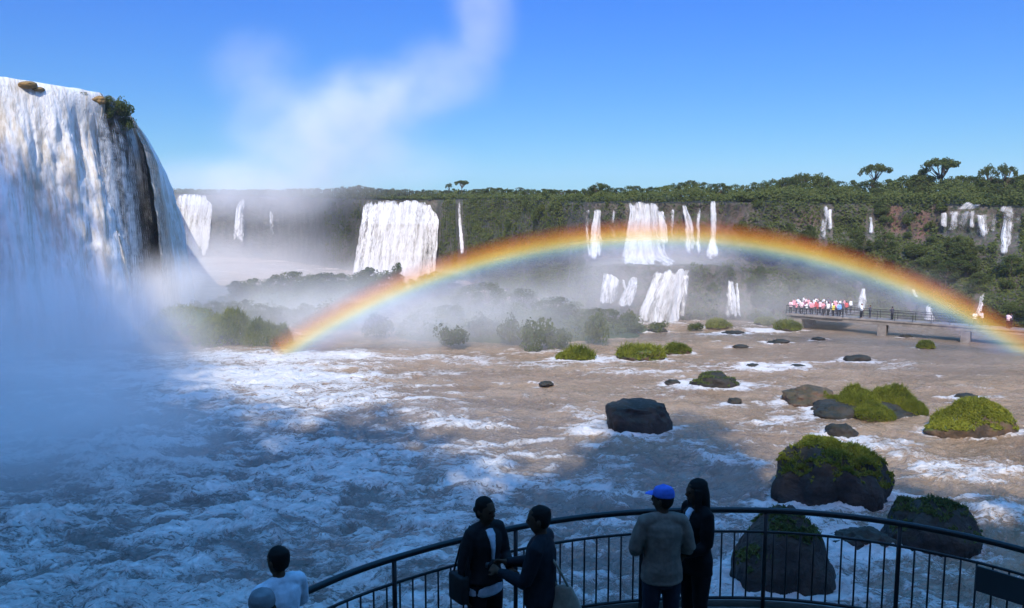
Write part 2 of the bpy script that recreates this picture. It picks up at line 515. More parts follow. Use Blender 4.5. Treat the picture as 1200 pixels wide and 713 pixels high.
def blades(P, h, wd, rng=RNG, lean=.35):
    n = len(P)
    d = rng.normal(0, lean, (n, 3)); d[:, 2] = 1; d /= np.linalg.norm(d, axis=1)[:, None]
    a = rng.normal(0, 1, (n, 3)); a[:, 2] = 0; a /= np.linalg.norm(a, axis=1)[:, None]
    hh = (h * rng.uniform(.5, 1.3, n))[:, None]
    mid = P + d * hh * .55; tip = P + d * hh + np.stack([d[:, 0], d[:, 1], np.zeros(n)], 1) * hh * .8
    w_ = a * wd
    V = np.stack([P - w_, P + w_, mid + w_ * .7, mid - w_ * .7, tip], 1).reshape(-1, 3)
    i = np.arange(n) * 5
    Q = np.stack([i, i + 1, i + 2, i + 3], 1); T = np.stack([i + 3, i + 2, i + 4], 1)
    return V, [Q, T]


def make_rock(px, pb, wp, hp, dr, kind, grass, label, seed):
    p = atz(px, pb, 0); Y = p[1]; sc_ = Y / FPX
    w_, h_ = wp * sc_ * .5, hp * sc_
    big = wp > 60
    V, F = ICO5 if big else ICO4
    V = V.copy()
    # squarish boulders
    if kind == 'block':
        q = np.sign(V) * np.abs(V) ** .55
        V = q / (np.linalg.norm(q, axis=1)[:, None]) * (.35 + .65 * np.linalg.norm(q, axis=1)[:, None] / 1.25)
    n1 = fbm(V[:, 0] * 1.5 + seed * 7, V[:, 1] * 1.5, V[:, 2] * 1.5 + seed, 5, seed)
    n2 = ridged(V[:, 0] * 2.2 + V[:, 2], V[:, 1] * 2.2 + seed, V[:, 2] * 2.2, 4, seed + 3) - .7
    k = {'block': .26, 'split': .30, 'round': .19, 'low': .42, 'brown': .42}[kind]
    n3 = fbm(V[:, 0] * 5 + seed, V[:, 1] * 5, V[:, 2] * 5, 4, seed + 5)
    V = V * (1 + k * n1 + .8 * k * n2 + .06 * n3)[:, None]
    if kind in ('split', 'block'): V[:, 2] = np.where(V[:, 2] > 0, np.tanh(V[:, 2] * 1.9) / 1.9 * 1.4 + .10 * n1, V[:, 2])
    top = V[:, 2].max()
    X = V * np.array([w_, w_ * dr, h_ / top])
    X[:, 2] = np.where(X[:, 2] < 0, X[:, 2] * .6, X[:, 2])
    if kind == 'split':     # two lobes with a cleft
        t = X[:, 0] / w_
        X[:, 2] *= 1 - .16 * np.exp(-((t - .22) / .10) ** 2) - .30 * sstep(.1, .95, t)
    if kind == 'round':
        q_ = np.clip(X[:, 2] / h_, 0, 1); X[:, 0] *= 1.08 - .42 * q_ ** 1.6 + .10 * n1; X[:, 1] *= 1.05 - .35 * q_ ** 1.6
    c = (p[0], Y + w_ * dr, 0)
    mat = M['rock_green'] if grass >= 2 and kind != 'split' else M['rock_brown'] if kind == 'brown' else M['rock']
    o = link('river_rock', mesh_np('river_rock', X, F), mat, loc=c)
    tag(o, label, 'rock', 'small rocks awash before the footbridge' if label.startswith('one of') else None)
    if grass:
        rng = np.random.default_rng(seed)
        tri = X[F]; ar = np.linalg.norm(np.cross(tri[:, 1] - tri[:, 0], tri[:, 2] - tri[:, 0]), axis=1)
        nr = np.cross(tri[:, 1] - tri[:, 0], tri[:, 2] - tri[:, 0]) / (ar[:, None] + 1e-9)
        cc = tri.mean(1)
        pn = vnoise(cc[:, 0] * .9, cc[:, 1] * .9, cc[:, 2] * .9, seed + 9)
        lim = {1: .78, 2: .5, 3: .05}[grass]
        if kind == 'split': lim = .72
        wt = ar * sstep(lim - .15, lim + .2, nr[:, 2] + .25 * pn) * (cc[:, 2] > .12 * h_) * sstep(-.75, .1, pn + (.35 if grass == 3 else 0))
        if wt.sum() > 0:
            n = int({1: 900, 2: 4200, 3: 900}[grass] * (1 if big or grass == 3 else .5))
            f = rng.choice(len(F), n, p=wt / wt.sum())
            b = rng.dirichlet((1, 1, 1), n)
            Q = (tri[f] * b[:, :, None]).sum(1)
            hgt = {1: .22, 2: .30, 3: min(.75, h_ * .6)}[grass]
            hv = hgt * (.6 + .7 * (vnoise(Q[:, 0] * .7, Q[:, 1] * .7, 0, seed) * .5 + .5))
            BV, BF = blades(Q, hv, .035 if grass < 3 else .05, rng)
            CV, CF = cards(Q + nr[f] * hgt * .25, nr[f], np.full(n, .20 if grass < 3 else .3), .55, .7, rng)
            me = mesh_np('grass_cover', np.concatenate([BV, CV]), [np.concatenate([BF[0], CF + len(BV)]), BF[1]], smooth=False)
            link('grass_cover', me, M['leaf_grass'] if grass >= 2 else M['leaf_mid'], o)
    return (c[0], c[1], w_, w_ * dr)


rock_info = [make_rock(*r, i + 3) for i, r in enumerate(ROCKS)]

# ------------------------------------------------------------------ leaf clumps: bushes and trees
def crown_cards(centers, rad, per, size, rng, flat=.75, jitter=.8):
    P = []; N = []
    for c_, r_ in zip(centers, rad):
        d = rng.normal(0, 1, (per, 3)); d /= np.linalg.norm(d, axis=1)[:, None]
        rr = r_ * rng.uniform(.35, 1.0, per) ** .45
        q = d * rr[:, None]; q[:, 2] *= flat
        P.append(np.array(c_) + q); N.append(d + np.array([0, 0, .35]))
    P = np.concatenate(P); N = np.concatenate(N)
    return cards(P, N, np.full(len(P), size), .6, jitter, rng)


def tree_proto(kind, seed):
    """returns (trunk mesh, crown mesh) of a tree 1 m tall, base at the origin"""
    rng = np.random.default_rng(seed); H = 6.0
    cs, rs = [], []
    tr = Acc()
    if kind == 'broad':
        n = 34
        for i in range(n):
            th = rng.uniform(0, 2 * math.pi); u = rng.uniform(-.85, 1)
            r = math.sqrt(max(0, 1 - u * u)) * rng.uniform(.75, 1.1)
            cs.append((2.2 * r * math.cos(th), 2.2 * r * math.sin(th), 3.3 + 2.2 * u)); rs.append(rng.uniform(.5, .95))
        per, size, flat = 46, .36, .72
    elif kind == 'tall':
        n = 30
        for i in range(n):
            u = rng.uniform(0, 1); th = rng.uniform(0, 2 * math.pi); r = (1.35 * math.sin(math.pi * (.12 + .8 * u)) + .15) * rng.uniform(.4, 1)
            cs.append((r * math.cos(th), r * math.sin(th), 1.8 + 3.8 * u)); rs.append(rng.uniform(.45, .75))
        per, size, flat = 46, .32, .8
    elif kind == 'umbrella':
        n = 36
        for i in range(n):
            th = rng.uniform(0, 2 * math.pi); r = 3.0 * math.sqrt(rng.uniform(.03, 1))
            cs.append((r * math.cos(th), r * math.sin(th) * .8, 5.35 - .10 * r * r + rng.uniform(-.35, .25))); rs.append(rng.uniform(.42, .7))
        per, size, flat = 52, .30, .55
    elif kind == 'sparse':
        n = 24
        for i in range(n):
            th = rng.uniform(0, 2 * math.pi); r = 2.4 * math.sqrt(rng.uniform(.05, 1))
            cs.append((r * math.cos(th), r * math.sin(th) * .8, 5.2 - .16 * r * r + rng.uniform(-.8, .3))); rs.append(rng.uniform(.35, .65))
        per, size, flat = 46, .28, .7
    base = 2.4 if kind in ('broad', 'tall') else 3.4
    lean = rng.normal(0, .15, 2)
    tr.tube([(0, 0, -.4), (lean[0] * .3, lean[1] * .3, base * .5), (lean[0], lean[1], base)], [.22, .15, .11], 7)
    for k in range(0, n, 2):
        c_ = cs[k]; f = rng.uniform(.55, 1)
        s_ = (lean[0] * f, lean[1] * f, base * f)
        mid = ((s_[0] + c_[0]) / 2 * .9, (s_[1] + c_[1]) / 2 * .9, (s_[2] + c_[2]) / 2 - .15)
        tr.tube([s_, mid, c_], [.09, .06, .025], 5)
    V, F = crown_cards(cs, rs, per, size, rng, flat)
    top = V[:, 2].max()
    V /= top
    crown = mesh_np('crown', V, F, smooth=False)
    tme = bpy.data.meshes.new('trunk'); tme.from_pydata([tuple(x / top for x in v) for v in tr.v], [], tr.f); tme.update()
    tme.polygons.foreach_set('use_smooth', np.full(len(tme.polygons), True)); tme.materials.append(M['bark'])
    return tme, crown


PROTO = {}
for k, ns in (('broad', 4), ('tall', 3), ('umbrella', 2), ('sparse', 2)):
    for i in range(ns):
        tme, cr = tree_proto(k, 40 + i * 7 + len(k))
        cr.materials.append(M['leaf_dark'] if k != 'broad' or i % 2 else M['leaf_mid'])
        root = empty('tree'); link('trunk', tme, None, root); link('crown', cr, None, root)
        PROTO[(k, i)] = [root, False]


def place_tree(kind, i, loc, height, width, label, group=None, name='tree', cat='tree'):
    pr = PROTO[(kind, i)]
    if not pr[1]: o = pr[0]; pr[1] = True
    else: o = copy_tree(pr[0])
    o.name = name
    o.location = tuple(loc); o.rotation_euler = (0, 0, random.uniform(0, 6.28)); o.scale = (width, width, height)
    for k_ in ('label', 'group', 'category'):
        if k_ in o: del o[k_]
    tag(o, label, cat, group); return o


def bush_proto(seed, tall=1.0):
    rng = np.random.default_rng(seed); cs = []; rs = []
    for i in range(16):
        th = rng.uniform(0, 6.28); r = .75 * math.sqrt(rng.uniform(0, 1))
        cs.append((r * math.cos(th), r * math.sin(th), .62 * (1 - .6 * r * r) * tall * rng.uniform(.5, 1.1))); rs.append(rng.uniform(.24, .42))
    V, F = crown_cards(cs, rs, 70, .15, rng, .85)
    V[:, 2] -= .05
    return mesh_np('bush', V, F, smooth=False)


BUSH = []
for i in range(4):
    me = bush_proto(90 + i, 1.0 + .15 * i); me.materials.append(M['leaf_mid'] if i % 2 else M['leaf_dark']); BUSH.append(me)
def hummock_mesh(seed):
    rng = np.random.default_rng(seed); n = 5200
    th = rng.uniform(0, 6.28, n); r = np.sqrt(rng.uniform(0, 1, n)); x, y = r * np.cos(th), r * np.sin(th)
    top = .72 * np.clip(1 - r ** 2.6, 0, 1) ** .6 * (1 + .45 * fbm(x * 2.6, y * 2.6, seed, 3, seed)) - .05
    P = np.stack([x, y, top * rng.uniform(.75, 1, n)], 1)
    BV, BF = blades(P, .16 * rng.uniform(.5, 1.3, n), .010, rng, .5)
    CV, CF = cards(P, np.stack([x, y, np.full(n, .8)], 1), np.full(n, .085), .5, .7, rng)
    return mesh_np('bush', np.concatenate([BV, CV]), [np.concatenate([BF[0], CF + len(BV)]), BF[1]], smooth=False)


BUSHG = hummock_mesh(101); BUSHG.materials.append(M['leaf_grass'])


def place_bush(loc, r, h, label, group=None, me=None, name='bush'):
    o = link(name, me or random.choice(BUSH)); o.location = tuple(loc); o.scale = (r, r, h); o.rotation_euler = (0, 0, random.uniform(0, 6.28))
    return tag(o, label, 'bush', group)


# grassy shoal near the right
hp_ = [atz(px, pb, 0) for px, pb, _, _ in HUMM]
cx = np.mean([p[0] for p in hp_]); cyy = np.mean([p[1] for p in hp_]) + 1.5
V, F = ICO5; V = V.copy(); V *= (1 + .3 * fbm(V[:, 0] * 2, V[:, 1] * 2, V[:, 2] * 2, 5, 77))[:, None]
o = link('rock_shoal', mesh_np('rock_shoal', V * np.array([4.3, 3.0, .75]), F), M['rock'], loc=(cx, cyy, 0))
tag(o, 'low rocky shoal carrying four grassy hummocks in mid river', 'rock')
rock_info.append((cx, cyy, 4.2, 2.8))
hl = ['small green tuft on the shoulder of the pointed brown rock', 'grassy hummock on the shoal beside the pointed brown rock', 'tallest grassy hummock on the shoal, behind the others', 'low front grassy hummock at the water edge of the shoal', 'small outer hummock on the shoal end away from the pointed rock']
for (px, pb, wp, hh), p, lb in zip(HUMM, hp_, hl):
    s_ = p[1] / FPX
    ob = place_bush((p[0], p[1] + 1.0, .15), wp * s_ * .5, hh * s_ * 1.0, lb, me=BUSHG, name='grass_hummock')

# ------------------------------------------------------------------ river surface
us = np.linspace(-.86, .86, 760)
ys = [19.0]
while ys[-1] < 320: ys.append(ys[-1] + max(.10, ys[-1] * .0058))
ys = np.array(ys)
UU, YY = np.meshgrid(us, ys); XX = UU * YY
calm = sstep(20, 45, XX) * sstep(62, 85, YY)                       # calm pool before the bridge
left = sstep(14, -14, XX) * sstep(72, 48, YY)
near = sstep(62, 38, YY)
turb = np.clip(.62 + .62 * np.maximum(left, near * .8) - .35 * calm, .1, 1.4)
wx = XX + 2.2 * fbm(XX * .16, YY * .16, 1.0, 3, 5); wy = YY + 2.2 * fbm(XX * .16, YY * .16, 9.0, 3, 6)
h = .24 * fbm(wx * .19, wy * .28, 0, 3, 1) + .26 * (ridged(wx * .46, wy * .64, 0, 4, 2) - .62) + .15 * (ridged(wx * 1.3, wy * 1.7, 0, 3, 8) - .62)
h = h * turb * 2.0
# rapids lines: bands of broken water where the bed steps down
st = fbm(XX * .045 + 4, YY * .21, 0, 4, 21)
st2 = ridged(XX * .035 + .2 * st, YY * .17, 0, 4, 23)
rap = sstep(.80, .93, st2) * sstep(96, 80, YY) + sstep(.1, .5, st) * .35
h += .22 * sstep(.83, .95, st2) * (1 - .6 * calm)
foam = .275 + .21 * rap * (1 - .75 * calm) + .21 * left + .12 * near + .50 * np.clip(h, -.4, .5) - .12 * calm
foam += (.26 - .17 * np.maximum(left, near)) * fbm(wx * .07, wy * .12, 0, 4, 31) + .26 * fbm(wx * .42, wy * .85, 0, 4, 33)
# white water at named places: px, py, radius x, radius y, amount
for px, py, rx, ry, am in [(1150, 552, 3.2, 1.6, .55), (1100, 545, 3, 1, .25), (895, 388, 4.5, 2.6, .6), (1040, 385, 3, 1.5, .3), (915, 455, 5.5, 2.2, .38), (1010, 525, 3.5, 1.3, .35), (880, 420, 8, 3, .22),
                           (690, 485, 2.2, 2.4, .40), (735, 505, 1.6, 1.6, .45), (830, 445, 4, 2, .25), (1180, 600, 3, 1, .25), (560, 420, 12, 2.5, .28), (250, 445, 15, 7, .75), (300, 418, 16, 4, .65), (420, 470, 12, 4, .3), (540, 500, 4, 1.2, .3),
                           (480, 440, 14, 3, .25), (770, 378, 10, 3, .6), (690, 418, 3.5, 1.4, .35), (640, 412, 4, 1.2, .3), (955, 610, 2.5, .8, .4), (905, 590, 1.2, 1.5, .4), (350, 514, 3, 1.6, .35), (600, 560, 2.4, 1.2, .2)]:
    q = atz(px, py); e = np.exp(-((XX - q[0]) / rx) ** 2 - ((YY - q[1]) / ry) ** 2)
    foam += .75 * am * e; h += .35 * e * am * (fbm(XX * .8, YY * .9, 0, 3, 41) + .5)
for (rx0, ry0, ra, rb) in rock_info:                                # collar and wake round each rock
    e = np.sqrt(((XX - rx0) / (ra + .01)) ** 2 + ((YY - ry0) / (rb + .01)) ** 2)
    dd = (e - 1) * min(ra, rb)
    foam += .55 * np.exp(-(np.maximum(dd, 0) / .7) ** 2) * (.6 + .6 * fbm(XX * 1.1, YY * 1.1, 0, 3, 51))
    wk = np.exp(-((YY - ry0 + .35 * np.abs(XX - rx0)) / (rb * .8 + .3)) ** 2) * sstep(0, 1, (rx0 - XX) / (ra + .3)) * sstep(7, 1.2, (rx0 - XX) / (ra + .3))
    foam += .17 * wk * (1 + fbm(XX * .6, YY * 1.4, 0, 3, 61))
foam = np.clip(foam, 0, 1.25)
lit_tone = 1 - np.maximum(np.maximum(left, .55 * calm), .85 * near * sstep(26, 10, XX) * sstep(60, 50, YY))  # low over the shaded near water for a darker, greyer colour; partly on calm
hf = .5 + .5 * sstep(140, 60, YY)
Vw = np.stack([XX, YY, h * hf], -1).reshape(-1, 3)
tag(link('water', mesh_np('water', Vw, grid_faces(len(ys), len(us)), attrs={'foam': foam.reshape(-1), 'lit_tone': lit_tone.reshape(-1)}), M['river']), 'brown foaming river water', kind='structure')

# ------------------------------------------------------------------ far cliffs and plateau
LIP = np.array([(60, 300, 226), (150, 300, 227), (212, 285, 228), (260, 280, 229), (320, 262, 231), (400, 215, 234), (430, 203, 234.5), (515, 197, 235), (560, 172, 234), (640, 140, 236), (690, 123, 239), (735, 119, 238),
                (790, 120, 239), (840, 119, 238), (900, 125, 238), (965, 127, 240), (1050, 125, 240), (1120, 118, 242), (1200, 112, 244), (1350, 100, 250), (1650, 78, 262), (2100, 50, 285)], float)
PXS = np.concatenate([np.arange(60, 1300, 2.2), np.arange(1300, 2100, 8)])


def smooth_interp(x, xp, fp):
    y = np.interp(x, xp, fp)
    k = np.ones(9) / 9
    return np.convolve(np.pad(y, 4, mode='edge'), k, 'valid')


LY = smooth_interp(PXS, LIP[:, 0], LIP[:, 1]); LPY = smooth_interp(PXS, LIP[:, 0], LIP[:, 2])
LP = np.array([at(a, b, c_) for a, b, c_ in zip(PXS, LPY, LY)])
RAD = -LP[:, :2] / np.linalg.norm(LP[:, :2], axis=1)[:, None]
NR = 64


def resample(p, n):
    p = np.array(p, float); d = np.concatenate([[0], np.cumsum(np.linalg.norm(np.diff(p, axis=0), axis=1))])
    t = np.linspace(0, d[-1], n)
    return np.stack([np.interp(t, d, p[:, 0]), np.interp(t, d, p[:, 1])], 1)


wL = sstep(655, 700, PXS) * sstep(905, 850, PXS); wS = sstep(850, 905, PXS); wC = 1 - wL - wS
PROF = np.zeros((len(PXS), NR, 2))
for i, zl in enumerate(LP[:, 2]):
    C_ = resample([(0, zl), (.5, zl - 1.2), (1.2, .62 * zl), (2.2, .3 * zl), (3.6, -1.2)], NR)
    L_ = resample([(0, zl), (.5, .8 * zl), (1.2, 8.4), (3.2, 7.8), (7.0, 7.4), (7.6, 5), (8.4, 2), (9.2, -1.2)], NR)
    S_ = resample([(0, zl), (.5, zl - 1.6), (1.0, 12.4), (3.4, 11), (7, 7.6), (11, 4), (16, -1.2)], NR)
    PROF[i] = wC[i] * C_ + wL[i] * L_ + wS[i] * S_
FW, FZ = PROF[:, :, 0], PROF[:, :, 1]
cX = LP[:, None, 0] + RAD[:, None, 0] * FW; cY = LP[:, None, 1] + RAD[:, None, 1] * FW
dn = 1.3 * fbm(cX * .16, cY * .16, FZ * .25, 4, 71) + .5 * fbm(cX * .6, cY * .6, FZ * .9, 4, 75)
ramp = sstep(0, .06, np.linspace(0, 1, NR))[None, :]
dn = dn * (.25 + .75 * ramp)
cX = cX + RAD[:, None, 0] * dn; cY = cY + RAD[:, None, 1] * dn; cZ = FZ + .35 * dn * ramp
back = [(-3, .25), (-8, .6), (-20, 1.2), (-50, 2), (-140, 3), (-400, 4), (-900, 2)]
bX = np.stack([LP[:, 0] + RAD[:, 0] * b for b, _ in back][::-1], 1); bY = np.stack([LP[:, 1] + RAD[:, 1] * b for b, _ in back][::-1], 1)
bZ = np.stack([LP[:, 2] + q for _, q in back][::-1], 1)
AX, AY, AZ = np.concatenate([bX, cX], 1), np.concatenate([bY, cY], 1), np.concatenate([bZ, cZ], 1)
red = np.zeros_like(AX)
for p0, p1, z0, z1 in [(1038, 1066, 11.5, 16), (1068, 1092, 11, 15.2), (1094, 1106, 13, 16.5), (925, 960, 13, 16), (840, 870, 12, 16)]:
    red = np.maximum(red, sstep(p0 - 6, p0 + 3, PXS)[:, None] * sstep(p1 + 6, p1 - 3, PXS)[:, None] * sstep(z0 - 1, z0 + .5, AZ) * sstep(z1 + .6, z1 - .3, AZ) * (1.0 if p0 > 1000 else .5))
nb = len(back)
Vc = np.stack([AX, AY, AZ], -1)
tag(link('cliff_terrain', mesh_np('cliff_terrain', Vc.reshape(-1, 3), grid_faces(len(PXS), NR + nb), attrs={'red': red.reshape(-1)}), M['cliff']), 'rocky far cliff and plateau behind the river', kind='structure')


def cliff_at(px, z, out=0.0):
    """point on the undisplaced far cliff face at column px and height z"""
    i = int(np.clip(np.searchsorted(PXS, px), 0, len(PXS) - 1))
    f = np.interp(-z, -FZ[i], FW[i]) + out
    return np.array([LP[i, 0] + RAD[i, 0] * f, LP[i, 1] + RAD[i, 1] * f, z])


def lip_at(px, backm=0.0):
    i = int(np.clip(np.searchsorted(PXS, px), 0, len(PXS) - 1))
    return np.array([LP[i, 0] - RAD[i, 0] * backm, LP[i, 1] - RAD[i, 1] * backm, LP[i, 2]])


# ------------------------------------------------------------------ waterfalls on the far cliffs
def fall_mesh(P, thin, thick, name='waterfall'):
    """P nr x nc x 3 front surface -> closed sheet with UV in metres"""
    nr, nc = P.shape[:2]
    B = P + np.array([0, thick, 0])
    V = np.concatenate([P.reshape(-1, 3), B.reshape(-1, 3)])
    n = nr * nc
    f1 = grid_faces(nr, nc); f2 = grid_faces(nr, nc, n)[:, ::-1]
    e = []
    for i in range(nr - 1):
        for c_ in (0, nc - 1):
            a, b = i * nc + c_, (i + 1) * nc + c_
            e.append((a, b, b + n, a + n) if c_ else (a, a + n, b + n, b))
    for c_ in range(nc - 1):
        for r_ in (0, nr - 1):
            a = r_ * nc + c_; e.append((a, a + n, a + n + 1, a + 1) if r_ == 0 else (a, a + 1, a + n + 1, a + n))
    du = np.linalg.norm(np.diff(P, axis=1), axis=2); u = np.concatenate([np.zeros((nr, 1)), np.cumsum(du, 1)], 1); u = np.broadcast_to(u.mean(0)[None], (nr, nc)) + P[0, 0, 0]
    dv = np.linalg.norm(np.diff(P, axis=0), axis=2); v = np.concatenate([np.zeros((1, nc)), np.cumsum(dv, 0)], 0)
    uv = np.stack([u, v], -1).reshape(-1, 2)
    return mesh_np(name, V, np.concatenate([f1, f2, np.array(e)]), uv=np.concatenate([uv, uv]), attrs={'thin': np.concatenate([thin.reshape(-1)] * 2)})


def far_fall(rows, label, seed, mat='fall_far', thin=0.0, group=None, fade=.72):
    """rows: (py, pxL, pxR, Y or None) -- None sits it on the cliff face"""
    R_ = []
    for py, a, b, Y in rows:
        R_.append((py, a, b, Y))
    rr = np.array([r[0] for r in R_], float)
    Ys = []
    for py, a, b, Y in R_:
        if Y is None:
            pxm = (a + b) / 2; i = int(np.searchsorted(PXS, pxm)); y_ = LP[i, 1]
            for _ in range(4):
                z = at(pxm, py, y_)[2]; q = cliff_at(pxm, min(z, LP[i, 2]), .9); y_ = q[1]
            Y = y_ - .25
        Ys.append(Y)
    hgt = (rr[-1] - rr[0]); nr = int(max(14, hgt * .9)); wid = max(r[2] - r[1] for r in R_); nc = int(max(6, wid * .9))
    t = np.linspace(rr[0], rr[-1], nr)
    aL = np.interp(t, rr, [r[1] for r in R_]); aR = np.interp(t, rr, [r[2] for r in R_]); yy = np.interp(t, rr, Ys)
    P = np.zeros((nr, nc, 3)); s_ = np.linspace(0, 1, nc)
    for i in range(nr):
        L, Rr = at(aL[i], t[i], yy[i]), at(aR[i], t[i], yy[i])
        P[i] = L + (Rr - L) * s_[:, None]
        wd = np.linalg.norm(Rr - L)
        P[i, :, 1] -= np.sin(s_ * math.pi) * min(.9, .22 * wd)
    gz = P[:, :, 2]
    P[:, :, 1] -= .30 * fbm(P[:, :, 0] * 1.1, gz * .18, seed, 4, seed) + .12 * fbm(P[:, :, 0] * 3.5, gz * .5, seed, 3, seed + 5)
    P[:, :, 2] -= (1 - np.linspace(0, 1, nr)[:, None]) ** 4 * .75 * np.clip(fbm(P[0:1, :, 0] * .9, seed + 0 * P[0:1, :, 0], 0, 3, seed + 4) + .25, 0, 1)
    rgx = .22 * fbm(gz * .5, seed * 3.1 + 0 * gz + P[:, :, 0] * .5, 0, 4, seed + 9)
    P[:, :, 0] += rgx * (.3 + np.abs(s_ - .5) * 2)[None, :]
    th = thin - .08 + .42 * (np.abs(s_ - .5) * 2) ** 3
    vf = np.linspace(0, 1, nr)[:, None]
    th = np.broadcast_to(th[None], (nr, nc)) + .38 * fbm(P[:, :, 0] * .9, gz * .12, 2, 3, seed + 2) + .9 * sstep(fade, 1.05, vf + .12 * fbm(P[:, :, 0] * 1.2, gz * 0, 3, 3, seed + 1)) + .5 * sstep(.06, 0, vf)
    o = link('waterfall', fall_mesh(P, th, .35), M[mat])
    return tag(o, label, 'waterfall', group)


FALLS = [
    ([(228, 208, 250, 283), (240, 206, 249, 281), (300, 204, 243, 277)], 'broad pale waterfall in mist just past the great fall', -.3),
    ([(231, 282, 287, 270), (245, 277, 286, 269), (286, 272, 286, 266)], 'slim slanting waterfall in mist on the far wall', .1),
    ([(246, 315, 320, 256), (282, 315, 322, 254)], 'faint threadlike waterfall almost lost in mist', .35),
    ([(235, 427, 517, None), (262, 423, 514, 194.5), (300, 417, 511, 193), (334, 411, 511, 192)], 'wide curtain waterfall standing alone at mid distance', -.22),
    ([(235, 536, 540, None), (262, 537, 541, None), (304, 540, 545, None)], 'single thread of water beside the wide curtain waterfall', .05),
    ([(243, 686, 691, None), (303, 687, 692, None)], 'thin outermost strand of the upper central falls', .05),
    ([(246, 696, 704, None), (275, 692, 705, None), (306, 690, 708, None)], 'short flared fall second from the misty end of the upper tier', -.05),
    ([(243, 718, 721, None), (292, 718, 722, None)], 'faint hairline fall beside the tall bright central fall', .2),
    ([(237, 737, 773, None), (250, 738, 773, None), (285, 733, 776, None), (300, 730, 782, None), (312, 728, 800, None)], 'tall bright central waterfall of the upper tier, flared at its foot', -.24),
    ([(240, 786, 790, None), (300, 785, 790, None)], 'faint narrow fall close behind the tall bright central fall', .25),
    ([(236, 800, 804, None), (252, 801, 809, None), (266, 803, 813, None), (298, 802, 818, None)], 'broken slanting fall midway along the upper tier', .12),
    ([(240, 817, 821, None), (300, 816, 822, None)], 'pale hairline fall left of the clean straight fall', .28),
    ([(234, 833, 839, None), (280, 833, 840, None), (304, 828, 846, None)], 'clean straight narrow fall at the end of the upper tier', -.1),
    ([(311, 708, 727, None), (335, 706, 725, None), (356, 702, 722, None)], 'short broad fall of the lower tier nearest the misty island', .04),
    ([(310, 742, 748, None), (335, 735, 746, None), (359, 723, 742, None)], 'slanting fall of the lower tier between two broader ones', .04),
    ([(309, 726, 729, None), (341, 731, 734, None)], 'thin slanting thread between the two small lower falls', .1),
    ([(315, 770, 808, None), (335, 763, 802, None), (360, 752, 797, None), (380, 746, 796, None)], 'broad slanting cascade of the lower tier above white water', -.14),
    ([(327, 853, 858, None), (345, 851, 862, None), (377, 850, 864, None)], 'small split fall on the dark lower wall', .12),
    ([(241, 965, 970, None), (283, 963, 968, None)], 'white thin fall dropping alone from the forested wall', 0),
    ([(242, 971, 975, None), (272, 970, 975, None)], 'faint twin strand touching the lone white thin fall', .2),
    ([(237, 1132, 1150, None), (246, 1120, 1144, None)], 'tilted white cascade above the triple right-hand strands', .2),
    ([(247, 1113, 1138, None), (272, 1112, 1130, None)], 'veil of strands under the tilted cascade in the forest', .36),
    ([(247, 1145, 1160, None), (262, 1145, 1159, None), (279, 1147, 1159, None)], 'short veil fall in the middle of the forest falls', .36),
    ([(237, 1176, 1186, None), (246, 1172, 1188, None), (248, 1178, 1189, None), (264, 1178, 1189, None), (280, 1176, 1187, None), (302, 1175, 1180, None)], 'long stepped fall in the forest near the picture edge', .12),
    ([(241, 756, 760, None), (246, 757, 776, None), (258, 766, 782, None), (290, 770, 786, None)], 'side strand spilling off the bright central fall', .1),
    ([(243, 775, 778, None), (300, 776, 780, None)], 'hair-thin fall between the central fall and its faint neighbour', .12),
    ([(318, 797, 808, None), (345, 800, 806, None), (378, 796, 803, None)], 'thin trickle at the dry edge of the broad cascade', .08),
    ([(330, 862, 865, None), (374, 865, 869, None)], 'hairline trickle beside the small split fall', .1),
    ([(249, 1104, 1111, None), (268, 1103, 1110, None)], 'leftmost small veil of the forest falls', .36),
    ([(246, 1137, 1143, None), (270, 1136, 1141, None)], 'narrow strand between the tilted cascade and the middle veil', .36),
    ([(248, 1162, 1167, None), (274, 1162, 1166, None)], 'narrow strand between the middle veil and the long stepped fall', .34),
    ([(252, 1191, 1197, None), (286, 1190, 1195, None)], 'last small strand of the forest falls at the frame edge', .36),
    ([(252, 1020, 1023, None), (276, 1019, 1023, None)], 'pale trickle on the red-stained wall', .2),
    ([(338, 1011, 1015, None), (364, 1004, 1016, None)], 'small pale cascade rising behind the footbridge walkers', .12),
    ([(339, 1066, 1076, None), (349, 1072, 1078, None)], 'tiny white spill on the green slope over the bridge', .15),
    ([(356, 1087, 1093, None), (378, 1084, 1098, None)], 'bright white spout right behind the bridge railing', -.05),
    ([(342, 1151, 1155, None), (372, 1146, 1151, None)], 'thin leaning spill behind the last bridge walkers', .12),
]
for i, (rows, lb, th) in enumerate(FALLS): far_fall(rows, lb, 200 + i * 3, 'fall_far', th, fade=.95 if i in (8, 16, 13, 14) else .84)

# ------------------------------------------------------------------ great fall on the left
A_ = [at(-330, 84, 80), at(-150, 84, 83), at(-40, 87, 86), at(60, 102, 91), at(118, 112, 95), at(136, 120, 98), at(150, 145, 101), at(163, 160, 107), at(176, 184, 117), at(185, 212, 130), at(187, 232, 142), at(184, 236, 175), at(180, 231, 235), at(205, 229, 290)]
A_ = np.array(A_)
dA = np.concatenate([[0], np.cumsum(np.linalg.norm(np.diff(A_[:, :2], axis=0), axis=1))])
SS = np.arange(0, dA[-1], .3)


def lipL(s):
    q = np.stack([np.interp(s, dA, A_[:, k]) for k in range(3)], -1)
    return q


